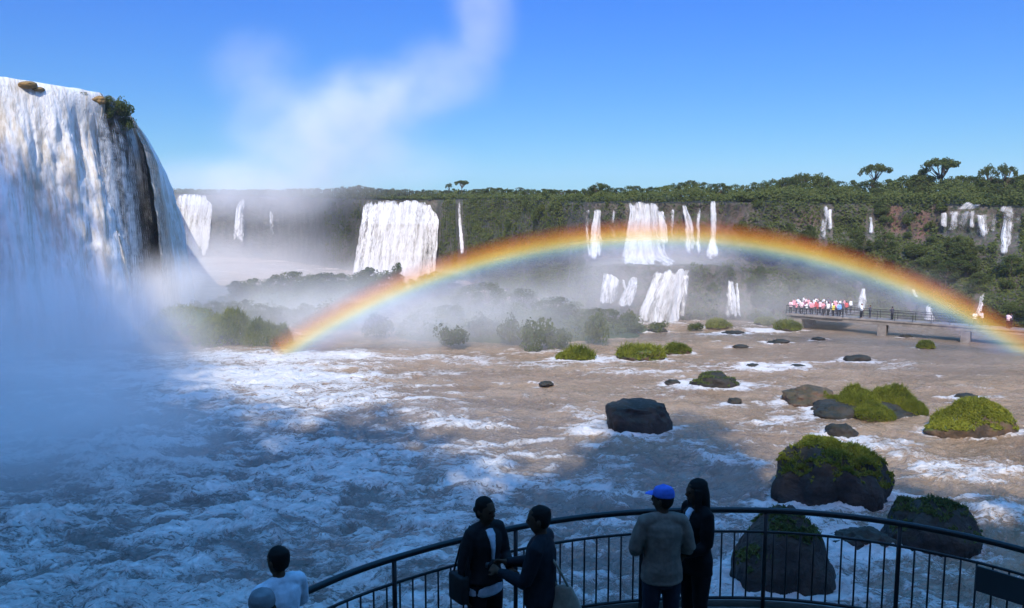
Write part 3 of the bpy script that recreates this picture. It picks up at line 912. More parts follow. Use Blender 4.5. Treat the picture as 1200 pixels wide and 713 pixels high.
QL = lipL(SS)
for k in range(3): QL[:, k] = np.convolve(np.pad(QL[:, k], 5, mode='edge'), np.ones(11) / 11, 'valid')
TL = np.gradient(QL[:, :2], axis=0); TL /= np.linalg.norm(TL, axis=1)[:, None]
NL = np.stack([TL[:, 1], -TL[:, 0]], 1)             # to the river side
zt = np.linspace(0, 1, 70)
lf = 2.6 * zt ** .6
GX = QL[:, None, 0] + NL[:, None, 0] * lf; GY = QL[:, None, 1] + NL[:, None, 1] * lf; GZ = QL[:, None, 2] * (1 - zt) + -1.2 * zt
dl = (1.8 * fbm(GX * .14, GY * .14, GZ * .2, 4, 81) + .6 * fbm(GX * .5, GY * .5, GZ * .6, 4, 83)) * sstep(0, .08, zt)[None]
GX = GX + NL[:, None, 0] * (dl - 1.2 * sstep(0, .1, zt)); GY = GY + NL[:, None, 1] * (dl - 1.2 * sstep(0, .1, zt))
bk = [(900, -6), (300, -2), (60, .3), (12, .1), (3, -.25)]
BX = np.stack([QL[:, 0] - b for b, _ in bk], 1); BY = np.stack([QL[:, 1] + 0 * b for b, _ in bk], 1); BZ = np.stack([QL[:, 2] + q for _, q in bk], 1)
Vg = np.stack([np.concatenate([BX, GX], 1), np.concatenate([BY, GY], 1), np.concatenate([BZ, GZ], 1)], -1)
tag(link('cliff_terrain', mesh_np('cliff_terrain', Vg.reshape(-1, 3), grid_faces(len(SS), 70 + len(bk)), attrs={'red': np.zeros(Vg.shape[0] * Vg.shape[1])}), M['cliff']), 'dark basalt cliff under the great fall', kind='structure')


def great_fall(s0, s1, label, seed, mat, reach, thinf, name='waterfall', amp=1.0, ds=.16, nz=170):
    s = np.arange(s0, s1, ds); nc = len(s)
    q = np.stack([np.interp(s, SS, QL[:, k]) for k in range(3)], -1); nn = np.stack([np.interp(s, SS, NL[:, k]) for k in range(2)], -1)
    t = np.linspace(-.06, 1, nz)[:, None]
    H = q[None, :, 2]
    tp = np.clip(t, 0, 1)
    SV = s[None, :] + 0 * t; DV = tp * H
    lumps = fbm(SV * .15, DV * .022, 0, 2, seed) * 4.2 + fbm(SV * .34, DV * .04, 0, 3, seed + 1) * 1.6 + fbm(SV * .6, DV * .10, 0, 4, seed + 3) * 1.0 + ridged(SV * 1.6, DV * .22, 0, 3, seed + 6) * .40 + fbm(SV * 2.6, DV * .8, 0, 3, seed + 8) * .26
    off = reach * tp ** .55 * (1 + .35 * fbm(SV * .12, 0 * SV, 0, 2, seed + 11)) + amp * lumps * sstep(0, .22, tp) + .45
    off = np.where(t < 0, .45 + t * 40, off)
    z = np.where(t < 0, H + .25 + .2 * fbm(SV * .5, 0 * SV, 0, 3, seed), H * (1 - tp) + .25 * (1 - tp) - .4 * tp)
    P = np.stack([q[None, :, 0] + nn[None, :, 0] * off, q[None, :, 1] + nn[None, :, 1] * off, z], -1)
    th = thinf(s)[None, :] + 0 * t - .16 * np.clip(lumps, -1.6, 1.2) * (.4 + .6 * sstep(0, .3, tp)) + .22 * fbm(SV * .25, DV * .05, 0, 4, seed + 15)  # hollows between lumps score higher, so the shade colour lands there
    o = link(name, fall_mesh(P, th, .5), M[mat]); return tag(o, label, 'waterfall')


s_front_end = np.interp(60, [60, 118], [dA[3], dA[4]]) + 5.0
great_fall(0, s_front_end, 'huge thundering front curtain of the great fall', 300, 'fall', 5.2, lambda s: -.2 + 0 * s)
great_fall(s_front_end - 1.0, dA[6] + 2.2, 'thin broken veil over dark rock beside the huge front curtain', 310, 'veil', 1.6, lambda s: .06 + .25 * sstep(dA[6] - 1, dA[6] + 2.2, s), amp=.22)
great_fall(dA[5] + .8, dA[10] + 3, 'shaded outer curtain of the great fall seen edge-on', 320, 'fall', 3.4, lambda s: -.10 + 1.5 * sstep(dA[5] + 6.5, dA[5] + .8, s), amp=.45)

# bushes and brown rocks on the lip of the great fall
for px, py, Y, r, h_, lb in [(141, 127, 96.0, 1.7, 2.5, 'round green bush at the corner of the great fall'), (149, 142, 97.5, 1.1, 2.2, 'smaller bush hanging below the corner bush of the great fall'), (127, 119, 95, .9, 1.0, 'little bush tucked in front of the corner bush'),
                             (92, 109, 93.2, 1.1, .6, 'low dark shrub on the lip above the front curtain'), (78, 107, 92.3, .8, .45, 'tiny shrub on the lip next to the low dark shrub')]:
    p = at(px, py, Y); place_bush((p[0], p[1], p[2] - h_ * .5), r, h_, lb, name='bush')
for px, py, Y, sz, lb in [(32, 98, 88.6, (1.0, .9, .42), 'tan rock slab awash on the lip of the great fall'), (45, 103, 89.4, (.6, .7, .3), 'small tan rock beside the slab on the great fall lip'), (112, 116, 94.4, (1.1, 1, .6), 'small dark rock on the lip near the corner bush')]:
    V, F = ICO4; V = V * (1 + .3 * fbm(V[:, 0] * 1.8, V[:, 1] * 1.8, V[:, 2] * 1.8 + px, 4, 5))[:, None]
    p = at(px, py, Y)
    o = link('lip_rock', mesh_np('lip_rock', V * np.array(sz), F), M['rock_tan'] if 'rock_tan' in M else M['rock_green'], loc=(p[0], p[1], p[2] - .2)); tag(o, lb, 'rock')

# ------------------------------------------------------------------ misty island
gx = np.arange(-72, 24, .4); gy = np.arange(84, 150, .4)
IX, IY = np.meshgrid(gx, gy)
IZ = np.full_like(IX, -1.6)


def mound(px, pb, Yc, rx, ry, hgt):
    p = at(px, pb, Yc)
    global IZ
    d = ((IX - p[0]) / rx) ** 2 + ((IY - Yc) / ry) ** 2
    IZ = np.maximum(IZ, -1.6 + (hgt + 1.6) * np.clip(1 - d, 0, 1) ** .6)


for a in [(205, 385, 101, 5.5, 6.5, 1.8), (255, 385, 105, 7, 7, 1.9), (300, 385, 108, 7, 8, 1.7), (345, 340, 124, 11, 10, 3.0), (300, 340, 128, 8, 8, 2.4), (410, 345, 122, 10, 10, 2.6), (470, 345, 118, 8, 9, 2.6), (520, 345, 116, 7, 9, 2.6),
          (560, 375, 106, 10, 11, 2.2), (620, 380, 104, 10, 12, 2.1), (520, 390, 98, 7, 7, 1.8), (640, 395, 96, 8, 6, 1.7), (690, 385, 99, 8, 6, 1.2), (600, 396, 95, 6, 5, 1.5), (730, 383, 102, 5, 4, .7), (440, 380, 108, 14, 8, 2.2)]:
    mound(*a)
IZ += .5 * fbm(IX * .3, IY * .3, 0, 5, 91) * (IZ > -1.5)
tag(link('island_terrain', mesh_np('island_terrain', np.stack([IX, IY, IZ], -1).reshape(-1, 3), grid_faces(len(gy), len(gx))), M['rock_far']), 'low green island in the mist', kind='structure')


def island_z(x, y):
    i = int(np.clip((y - gy[0]) / .4, 0, len(gy) - 1)); j = int(np.clip((x - gx[0]) / .4, 0, len(gx) - 1)); return IZ[i, j]


# ground cover on the island and on the far cliffs: nobody could count it
ii = RNG.integers(0, IZ.size, 190000); q = np.stack([IX.reshape(-1)[ii], IY.reshape(-1)[ii], IZ.reshape(-1)[ii]], 1)
q = q[(q[:, 2] > .25)]
q[:, :2] += RNG.uniform(-.25, .25, (len(q), 2)); cl = fbm(q[:, 0] * .45, q[:, 1] * .45, 0, 3, 95)
q = q[(vnoise(q[:, 0] * .3, q[:, 1] * .3, 5, 96) + .75 + .25 * cl[:]) > 0]
lift = np.maximum(0, fbm(q[:, 0] * .6, q[:, 1] * .6, 0, 3, 97) + .25) * 2.0 * RNG.uniform(0, 1, len(q))
q[:, 2] += lift
V, F = cards(q, np.tile((0, -.4, 1.0), (len(q), 1)), np.full(len(q), .34), .6, .8)
tag(link('undergrowth', mesh_np('undergrowth', V, F, smooth=False), M['leaf_mid']), 'green undergrowth covering the misty island', kind='stuff')

n = 150000
ci = RNG.choice(len(PXS), n, p=(lambda w_: w_ / w_.sum())(np.where(PXS < 1300, LY ** .5, 3.0) * (PXS > 380))); ri = RNG.integers(0, NR, n)
q = np.stack([cX[ci, ri], cY[ci, ri], cZ[ci, ri]], 1); pxq = PXS[ci]
keep = q[:, 2] > .4
ledge_bare = sstep(690, 720, pxq) * sstep(900, 870, pxq)
dens = .55 + 1.0 * fbm(q[:, 0] * .22, q[:, 1] * .22, q[:, 2] * .3, 4, 99) + .25 * sstep(900, 960, pxq) + .35 * sstep(700, 600, pxq) * sstep(480, 560, pxq) - .55 * ledge_bare - .6 * sstep(540, 500, pxq)
keep &= RNG.uniform(0, 1, n) < np.clip(dens, 0.03, 1)
keep &= RNG.uniform(0, 1, n) > .93 * red[:, nb:][ci, ri]
for rows, _, _ in FALLS:
    rr = [r[0] for r in rows]
    ztop = [at((r[1] + r[2]) / 2, r[0], 120 if rows[0][3] is None and rows[0][1] > 560 else 195)[2] for r in rows]
    o_ = np.argsort(ztop)
    zz = np.array(ztop)[o_]; a = np.array([r[1] for r in rows])[o_]; b = np.array([r[2] for r in rows])[o_]
    L = np.interp(q[:, 2], zz, a) - 3; Rr = np.interp(q[:, 2], zz, b) + 3
    keep &= ~((pxq > L) & (pxq < Rr) & (q[:, 2] > zz[0] - 1) & (q[:, 2] < zz[-1] + 1.2))
q = q[keep]; c2 = ci[keep]
q += RNG.normal(0, .12, q.shape)
out = np.maximum(0, fbm(q[:, 0] * .5, q[:, 1] * .5, q[:, 2] * .5, 3, 103) + .1) * 1.6 * RNG.uniform(0, 1, len(q))
q[:, :2] += RAD[c2] * out[:, None]; q[:, 2] += .4 * out
SKY_ = np.array([(190, 222), (300, 222), (390, 219), (420, 217), (455, 221), (520, 222), (560, 221), (600, 220), (650, 222), (690, 220), (705, 214), (722, 222), (740, 217), (760, 220), (790, 214), (815, 211), (850, 216), (880, 215), (905, 209), (925, 206), (945, 203), (965, 204),
                 (985, 212), (1010, 211), (1045, 210), (1075, 203), (1090, 206), (1130, 204), (1150, 206), (1200, 205), (1300, 206), (1420, 205)], float)
nb_ = 60000
c3 = RNG.choice(len(PXS), nb_, p=(lambda w_: w_ / w_.sum())(np.where(PXS < 1300, 1.0, 2.0) * (PXS > 190)))
bm3 = RNG.uniform(-.6, 11, nb_)
q3 = np.stack([LP[c3, 0] - RAD[c3, 0] * bm3, LP[c3, 1] - RAD[c3, 1] * bm3, LP[c3, 2] + .3], 1)
tz3 = CAMZ + (250.2 - np.interp(PXS[c3], SKY_[:, 0], SKY_[:, 1])) / FPX * q3[:, 1] - q3[:, 2]
q3[:, 2] += RNG.uniform(0, 1, nb_) ** .8 * np.maximum(tz3, .6) * np.clip(.30 + .05 * bm3 + .45 * fbm(q3[:, 0] * .25, q3[:, 1] * .25, 0, 3, 131), .1, .85)
q = np.concatenate([q, q3]); c2 = np.concatenate([c2, c3])
V, F = cards(q, np.concatenate([RAD[c2], np.full((len(q), 1), .8)], 1), np.full(len(q), .40) * np.clip(np.linalg.norm(q[:, :2], axis=1) / 130, .8, 1.7), .6, .7)
tag(link('undergrowth', mesh_np('undergrowth', V, F, smooth=False), M['leaf_dark']), 'dense green undergrowth clinging to the far cliffs', kind='stuff')

# ------------------------------------------------------------------ trees
SKY_ = np.array([(190, 222), (300, 222), (390, 219), (420, 217), (455, 221), (520, 222), (560, 221), (600, 220), (650, 222), (690, 220), (705, 214), (722, 222), (740, 217), (760, 220), (790, 214), (815, 211), (850, 216), (880, 215), (905, 209), (925, 206), (945, 203), (965, 204),
                 (985, 212), (1010, 211), (1045, 210), (1075, 203), (1090, 206), (1130, 204), (1150, 206), (1200, 205), (1300, 206), (1420, 205)], float)
px = 196.0
while px < 1330:                                                   # skyline row
    sy = np.interp(px, SKY_[:, 0], SKY_[:, 1]) + random.uniform(-1.0, 2.5)
    bm_ = random.uniform(5, 10) if px < 860 else random.uniform(8, 16)
    b = lip_at(px, bm_); b[2] += .5 + .05 * bm_
    d = ray(px, sy); y_ = b[1]; ztop = CAMZ + d[2] / d[1] * y_
    x_ = d[0] / d[1] * y_
    Hh = max(ztop - b[2], 1.5)
    k = random.choices([('broad', random.randrange(4)), ('tall', random.randrange(3)), ('sparse', random.randrange(2))], [.80, .12, .08])[0]
    b[2] -= .12 * Hh; Hh *= 1.12
    wd = max(Hh, 2.6) * random.uniform(.9, 1.3)
    if px < 430: lb, gr = 'hazy tree in the grey row above the misty far wall', 'trees on the misty rim'
    elif px < 680: lb, gr = 'rim tree on the smooth green cliff top beyond the wide curtain waterfall', 'trees on the smooth green rim'
    elif px < 870: lb, gr = 'dark rim tree standing above the two-tier central falls', 'trees above the central falls'
    else: lb, gr = 'dark skyline tree of the tall forest over the footbridge side', 'skyline trees of the tall forest'
    place_tree(k[0], k[1], (x_, y_, b[2]), Hh, wd, lb, gr)
    px += (8.5 if px < 860 else 11) * random.uniform(.7, 1.3)
# marked skyline trees: px, top py, width px, kind
for px, ty, wp, kd, lb in [(1026, 191, 36, 'umbrella', 'lone umbrella-shaped tree above the forest skyline'), (1105, 184, 50, 'umbrella', 'tallest flat-topped tree on the skyline with open limbs'), (1082, 198, 26, 'tall', 'bushy pointed tree leaning against the tallest flat-topped tree'),
                           (1158, 191, 28, 'sparse', 'open-crowned skyline tree, first of the pair past the tallest'), (1181, 190, 30, 'sparse', 'open-crowned skyline tree, second of the pair past the tallest'),
                           (541, 211, 20, 'umbrella', 'small flat-crowned tree rising over the wide curtain waterfall rim'), (526, 214, 12, 'sparse', 'little tree just before the small flat-crowned tree'), (700, 214, 20, 'broad', 'round dark tree over the outermost central strands'),
                           (940, 201, 18, 'sparse', 'thin-crowned tree poking over the middle of the tall forest'), (963, 202, 26, 'broad', 'round-headed tree next to the thin-crowned one')]:
    b = lip_at(px, 10 if px > 860 else 5); b[2] += .8; d = ray(px, ty); y_ = b[1]
    ztop = CAMZ + d[2] / d[1] * y_; wm = wp * y_ / FPX
    nat = {'umbrella': 6.6 / 5.9, 'sparse': 5.4 / 5.6, 'broad': 5.6 / 6, 'tall': 3.6 / 5.8}[kd]
    place_tree(kd, 0, (d[0] / d[1] * y_, y_, b[2]), ztop - b[2], wm / nat, lb)
# forest band under the skyline on the right
for k in range(62):
    px = random.uniform(868, 1320); f = random.random()
    bm_ = 1.0 + 6.5 * f
    b = lip_at(px, bm_); b[2] += .2
    sk = np.interp(px, SKY_[:, 0], SKY_[:, 1])
    ty = 240 + (sk - 240) * (.25 + .6 * f) + random.uniform(-2, 2)
    ztop = at(px, ty, b[1])[2]; Hh = max(1.4, ztop - b[2])
    place_tree(random.choice(['broad', 'broad', 'tall']), random.randrange(3), b, Hh, max(Hh, 2.6) * random.uniform(.95, 1.3), 'dark tree packed below the skyline above the forest falls', 'trees packed on the forest rim')
# trees and bushes on the right slope
def in_fall(px, py, m=5):
    for rows, _, _ in FALLS:
        rr = [r[0] for r in rows]
        if rr[0] - 4 < py < rr[-1] + 3 and np.interp(py, rr, [r[1] for r in rows]) - m < px < np.interp(py, rr, [r[2] for r in rows]) + m: return True
    return False


cnt = 0
while cnt < 88:
    px = random.uniform(872, 1330); z = random.uniform(.6, 12.4)
    q = cliff_at(px, z, .2); d = q - np.array([0, 0, CAMZ])
    Hh = random.uniform(1.6, 3.4); py = 250.2 - (q[2] + Hh * .6 - 15) / q[1] * FPX
    if in_fall(px, py, 9) or (1035 < px < 1110 and py < 277): continue
    cnt += 1
    place_tree(random.choice(['broad', 'broad', 'broad', 'tall']), random.randrange(3), q - np.array([0, 0, .3]), Hh, Hh * random.uniform(1.0, 1.5), 'leafy tree on the green slope below the forest cliff', 'trees on the green slope')
cnt = 0
while cnt < 70:
    px = random.uniform(545, 1320); i = int(np.searchsorted(PXS, px))
    z = random.uniform(.5, LP[i, 2] - .5); q = cliff_at(px, z, .1)
    py = 250.2 - (q[2] + .5 - 15) / q[1] * FPX
    if in_fall(px, py, 10) or (690 < px < 860 and z < 16 and random.random() < .75): continue
    cnt += 1; r = random.uniform(.7, 1.5)
    if px < 700: lb, gr = 'bush clinging to the green wall beside the central falls', 'bushes on the green wall'
    elif px < 870: lb, gr = 'bush on the dark ledges of the central falls', 'bushes on the ledges'
    else: lb, gr = 'bush filling the slope and cliff by the forest falls', 'bushes on the forest slope'
    place_bush(q, r, r * random.uniform(.9, 1.5), lb, gr)
# island trees: px, top py, Y, width px
ISL = [(437, 316, 122, 36, 'broad', 'low rounded clump on the far hump of the island'), (465, 307, 119, 19, 'tall', 'single ball-topped tree sticking up from the misty island'), (515, 320, 117, 44, 'broad', 'clump where the rainbow crosses the island top'), (345, 319, 125, 74, 'broad', 'biggest grey tree mass on the island back'),
       (296, 328, 127, 42, 'broad', 'hazy clump nearest the great fall'), (390, 322, 124, 54, 'broad', 'hazy clump behind the rainbow foot'), (480, 330, 116, 36, 'broad', 'low clump below the ball-topped tree'), (565, 334, 108, 46, 'broad', 'pale green clump inside the arch'),
       (608, 339, 107, 50, 'broad', 'pale green clump crowning the island under the arch'), (655, 349, 104, 46, 'broad', 'pale clump on the island shoulder'), (540, 345, 108, 34, 'tall', 'pale tree just under the rainbow band'), (700, 362, 102, 40, 'broad', 'low clump toward the bridge-side island tip'),
       (262, 356, 108, 60, 'broad', 'hazy clump behind the mossy rock hump'), (330, 360, 106, 60, 'broad', 'dim clump above the pale island shore'), (430, 368, 104, 60, 'broad', 'dim clump under the middle of the rainbow limb'), (510, 368, 102, 60, 'broad', 'dim clump inside the arch near its foot')]
for px, ty, Y, wp, kd, lb in ISL:
    if kd == 'tall':
        p = at(px, ty, Y); z0 = max(island_z(p[0], Y) - .3, 0); place_tree(kd, 1, (p[0], Y, z0), p[2] - z0, max(wp * Y / FPX * 1.5, 2), lb); continue
    nt_ = max(1, round(wp / 11.5))
    for k in range(nt_):
        f = (k + .5) / nt_ * 2 - 1; px_ = px + f * wp * .5 * (nt_ > 1); Yk = Y + random.uniform(-2.5, 2.5)
        p = at(px_, ty + (abs(f) ** 2 * wp * .16 if nt_ > 1 else 0) + random.uniform(-1, 2), Yk); z0 = max(island_z(p[0], Yk) - .5, 0)
        z0 -= .5; Hh = max(2.6, p[2] - z0) * 1.1
        place_tree('broad', random.randrange(4), (p[0], Yk, z0), Hh, Hh * random.uniform(1.05, 1.3), lb if nt_ == 1 else 'one of the trees forming the ' + lb.replace('biggest grey tree mass', 'biggest grey clump'), None if nt_ == 1 else 'trees of the ' + lb)
isl_b = [(525, 409, 50, 24, 'green bush at the front of the misty island below the arch'), (600, 405, 40, 30, 'tall leafy bush on the island shore mid front'), (632, 411, 52, 34, 'largest leafy bush on the island front shore'), (700, 405, 34, 28, 'leafy bush near the bridge-side island tip'), (742, 391, 34, 12, 'low bush at the island tip by the lower falls'),
         (660, 407, 34, 20, 'bush between the two biggest shore bushes'), (565, 398, 44, 22, 'hazy bush on the island shore behind the front bush'), (258, 402, 80, 40, 'broad hazy mound next to the mossy rock hump'), (308, 403, 60, 30, 'hazy mound on the pale shore near the rainbow foot'),
         (440, 396, 40, 20, 'dim bush in mist above the rainbow foot'), (775, 388, 30, 10, 'low green bush before the broad cascade'), (818, 386, 24, 8, 'low green bush right of the broad cascade')]
for px, pb, wp, hh, lb in isl_b:
    p = atz(px, pb, .2); s_ = p[1] / FPX; r = wp * s_ * .5
    place_bush((p[0], p[1] + r * .6, max(0, island_z(p[0], p[1] + r * .6)) * .5), r, hh * s_ * 1.25, lb, me=BUSHG if px in (203, 258, 308) else None)
for k in range(46):
    px = random.uniform(180, 740); p = at(px, 380, random.uniform(94, 126)); z0 = island_z(p[0], p[1])
    if z0 < .3: continue
    r = random.uniform(.7, 1.5)
    place_bush((p[0], p[1], z0 - .1), r, r * random.uniform(.9, 1.5), 'small bush in the mist-veiled cover of the island', 'small bushes on the misty island')

# ------------------------------------------------------------------ rainbow: arch of coloured spray
cx0, cz0, ea, eb, Y0 = 15.36, -110.14, 90.97, 122.41, 84.0
m, nt = new_mat('rainbow_spray'); g = G(nt)
us_ = g.n('ShaderNodeSeparateXYZ', _0=g.uv()).outputs[0]
cr = nt.nodes.new('ShaderNodeValToRGB'); nt.links.new(us_, cr.inputs[0])
stops = [(0.0, (.60, .55, .90)), (.18, (.58, .62, 1.0)), (.32, (.50, .76, 1.0)), (.42, (.68, .95, .74)), (.50, (.98, .92, .42)), (.60, (1.0, .66, .13)), (.74, (.95, .36, .05)), (.88, (.70, .16, .03)), (1.0, (.5, .08, .02))]
el = cr.color_ramp.elements
while len(el) < len(stops): el.new(.5)
for e, (p_, c_) in zip(el, stops): e.position = p_; e.color = (*c_, 1)
al = nt.nodes.new('ShaderNodeValToRGB'); nt.links.new(us_, al.inputs[0])
ast = [(0.0, 0.0), (.15, .06), (.30, .12), (.42, .21), (.52, .30), (.64, .31), (.80, .17), (1.0, 0.0)]
el = al.color_ramp.elements
while len(el) < len(ast): el.new(.5)
for e, (p_, c_) in zip(el, ast): e.position = p_; e.color = (c_, c_, c_, 1)
nz = g.maprange(g.noise(g.pos(), .10, 3), .3, .7, .75, 1.1)
dif = g.n('ShaderNodeBsdfDiffuse', Color=cr.outputs[0]); tl = g.n('ShaderNodeBsdfTranslucent', Color=cr.outputs[0])
vs = g.n('ShaderNodeMixShader', _0=.35, _1=dif.outputs[0], _2=tl.outputs[0])
vv_ = g.n('ShaderNodeSeparateXYZ', _0=g.uv()).outputs[1]
nz = g.math('MULTIPLY', nz, g.maprange(g.math('ABSOLUTE', g.math('SUBTRACT', vv_, 1.0)), .30, .60, 1.0, .8))
g.out(g.n('ShaderNodeMixShader', _0=g.math('MULTIPLY', al.outputs[0], nz), _1=g.n('ShaderNodeBsdfTransparent').outputs[0], _2=vs.outputs[0]))
NA, NB = 220, 28
phi0 = math.acos(np.clip((-cz0 - .2) / eb, -1, 1))
ph = np.linspace(-phi0, phi0, NA)
wd = 4.7
V = []; uv = []
for a in ph:
    c0 = np.array([cx0 + ea * math.sin(a), Y0, cz0 + eb * math.cos(a)])
    nrm = np.array([math.sin(a) / ea, 0, math.cos(a) / eb]); nrm /= np.linalg.norm(nrm)
    for side in (0, 1):
        for k in range(NB + 1):
            u_ = k / NB; o_ = (u_ - .50) * wd
            th = 1.2 * math.sqrt(max(0, 1 - (2 * u_ - 1) ** 2))
            p = c0 + nrm * o_; p[1] += (-th if side == 0 else th); V.append(p); uv.append((u_, (a + 1)))
nc = 2 * (NB + 1); F = []
for i in range(NA - 1):
    for k in range(NB):
        a = i * nc + k; F.append((a, a + 1, a + nc + 1, a + nc))
        a = i * nc + NB + 1 + k; F.append((a, a + nc, a + nc + 1, a + 1))
o = link('rainbow', mesh_np('rainbow', V, np.array(F), uv=uv), m)
tag(o, 'bright rainbow arching through the spray from river to footbridge', 'rainbow')

# ------------------------------------------------------------------ mist
def mist(name, label, blobs, nscale, namt, colr=(1.0, .985, .975), pad=1.02, nstretch=(1, 1, 1.2), aniso=-.3, step=None):
    """blobs: (centre, radii, density). One closed domain round all blobs; density fades to nothing inside each"""
    m, nt = new_mat('mist'); g = G(nt); P = g.obj()
    n1 = g.noise(g.stretch(P, nstretch), nscale, 5, .6, .4)
    wv = g.vmath('MULTIPLY', g.vmath('SUBTRACT', g.n('ShaderNodeTexNoise', Vector=P, Scale=nscale * .8, Detail=2).outputs['Color'], (.5, .5, .5)), (1, 1, 1))
    tot = None
    for c_, r_, d_ in blobs:
        q = g.vmath('DIVIDE', g.vmath('SUBTRACT', P, tuple(c_)), tuple(r_))
        q = g.vmath('ADD', q, g.vmath('MULTIPLY', wv, (namt * .55,) * 3))
        L = g.vmath('LENGTH', q, out=1)
        v = g.math('MULTIPLY', g.maprange(L, 1.0, .05), d_)
        tot = v if tot is None else g.math('ADD', tot, v)
    dn_ = g.math('MULTIPLY', tot, g.maprange(n1, .5 - .28, .5 + .24, 1 - namt, 1 + namt))
    pv = g.n('ShaderNodeVolumePrincipled', Density=dn_, Color=colr, Anisotropy=aniso)
    g.out(vol=pv)
    m.cycles.homogeneous_volume = False
    lo = np.min([np.array(c_) - np.array(r_) * 1.25 for c_, r_, _ in blobs], 0); hi = np.max([np.array(c_) + np.array(r_) * 1.25 for c_, r_, _ in blobs], 0)
    lo[2] = max(lo[2], -1.9)
    a = Acc().box((lo + hi) / 2, hi - lo)
    o = a.build(name, m, smooth=False)
    return tag(o, label, 'mist', kind='stuff')


def B(px, py, Y, rpx, rpy, ry, d):
    c_ = at(px, py, Y); return (tuple(c_), (rpx * Y / FPX, ry, rpy * Y / FPX), d)


mist('mist', 'blue-grey spray drifting off the foot of the great fall', [B(20, 420, 70, 280, 160, 22, .085), B(100, 365, 88, 140, 70, 12, .13), B(60, 520, 48, 320, 150, 14, .11), B(205, 335, 99, 85, 55, 9, .11), B(10, 290, 82, 110, 110, 8, .04)], .09, .75)
mist('mist', 'pale mist filling the gorge before the far falls', [B(270, 330, 190, 240, 75, 50, .020), B(230, 300, 250, 90, 45, 25, .03), B(470, 335, 172, 130, 42, 18, .035), B(340, 255, 220, 190, 70, 30, .008)], .035, .6)
mist('mist', 'thin mist hanging over the island and the lower falls', [B(400, 360, 104, 300, 62, 16, .042), B(560, 378, 89, 270, 60, 11, .058), B(400, 384, 91, 270, 48, 9, .045), B(690, 340, 106, 190, 60, 7, .055), B(270, 404, 90, 150, 22, 9, .025), B(330, 428, 80, 240, 24, 8, .035), B(300, 372, 112, 160, 60, 10, .03)], .10, .6)
mist('mist', 'thin spray below the arch toward the footbridge', [B(980, 355, 103, 230, 60, 9, .024), B(770, 304, 113, 130, 40, 5, .10), B(870, 360, 105, 150, 50, 6, .03)], .12, .6)
mist('mist', 'tall plume of spray drifting up into the blue sky', [B(300, 220, 200, 170, 50, 25, .030), B(350, 165, 200, 120, 70, 22, .024), B(410, 145, 200, 110, 80, 22, .023), B(445, 115, 200, 120, 55, 20, .023), B(515, 90, 200, 85, 55, 18, .022), B(565, 20, 200, 52, 90, 18, .021), B(300, 85, 200, 75, 60, 18, .015), B(440, 195, 200, 140, 45, 18, .013)], .075, .95)

# haze: even air round everything
mz, nt = new_mat('haze'); g = G(nt); g.out(vol=g.n('ShaderNodeVolumePrincipled', Density=.00022, Color=(.90, .95, 1.0), Anisotropy=0.0))
V8 = [(-2600, -700, -3.2), (2600, -700, -3.2), (2600, 3100, -3.2), (-2600, 3100, -3.2)]; V8 += [(a, b, 170.0) for a, b, _ in V8]
tag(link('haze', mesh_np('haze', V8, np.array([(3, 2, 1, 0), (4, 5, 6, 7), (0, 1, 5, 4), (1, 2, 6, 5), (2, 3, 7, 6), (3, 0, 4, 7)]), smooth=False), mz), 'even pale haze in the air', kind='stuff')

# ------------------------------------------------------------------ hill behind the viewpoint, which shades the near water
SH = [atz(*p) for p in [(205, 450), (240, 468), (300, 484), (345, 512), (385, 492), (440, 488), (480, 505), (520, 545), (570, 572), (640, 572), (680, 535), (705, 520), (730, 498), (800, 494), (850, 500), (880, 530), (905, 556), (960, 553), (1030, 556), (1060, 575), (1100, 590), (1200, 600), (1400, 610)]]
SH += [at(0, 165, 84), at(50, 200, 86), at(95, 258, 90), at(145, 338, 94), at(180, 375, 94), at(-200, 130, 80)]
HY = -30.0
pts = []
for p in SH:
    t = (p[1] - HY) / -S[1]; pts.append((p[0] + S[0] * t, p[2] + S[2] * t))
pts = np.array(sorted(pts))
hx = np.arange(-190, 140, .4)
prof = np.interp(hx, pts[:, 0], pts[:, 1])
prof = prof + 3.4 * fbm(hx * .17, 0 * hx, 0, 3, 111) + 2.0 * fbm(hx * .62, 0 * hx, 0, 4, 113, .62) - 1.3
tt = np.linspace(0, 1, 46)
hyv = np.interp(tt, [0, .10, .75, 1], [-11, -13, HY, -160]); zf = np.interp(tt, [0, .10, .55, .75, 1], [-.0, .25, .85, 1.0, .55])
HX, _ = np.meshgrid(hx, tt)
HYv = np.repeat(hyv[:, None], len(hx), 1) + 1.0 * fbm(HX * .2, tt[:, None] * 12, 0, 4, 121) * (tt[:, None] < .7)
HZ = -2 + (prof[None] + 2) * zf[:, None]
tag(link('hill', mesh_np('hill', np.stack([HX, HYv, HZ], -1).reshape(-1, 3), grid_faces(len(tt), len(hx))), M['cliff']), 'steep wooded hill behind the viewpoint', kind='structure')

rngh = np.random.default_rng(5); cs_ = []; rs_ = []
for x_ in np.arange(-110, 90, .8):
    z_ = np.interp(x_, hx, prof)
    for k in range(3): cs_.append((x_ + rngh.normal(0, .5), HY + rngh.normal(0, 1.2), z_ + rngh.uniform(-1.2, 2.6) * (1 if rngh.random() < .75 else 1.5))); rs_.append(rngh.uniform(.6, 1.5))
V, F = crown_cards(cs_, rs_, 46, .5, rngh)
tag(link('foliage', mesh_np('foliage', V, F, smooth=False), M['leaf_dark']), 'leafy treetops along the crest of the hill behind the viewpoint', kind='stuff')

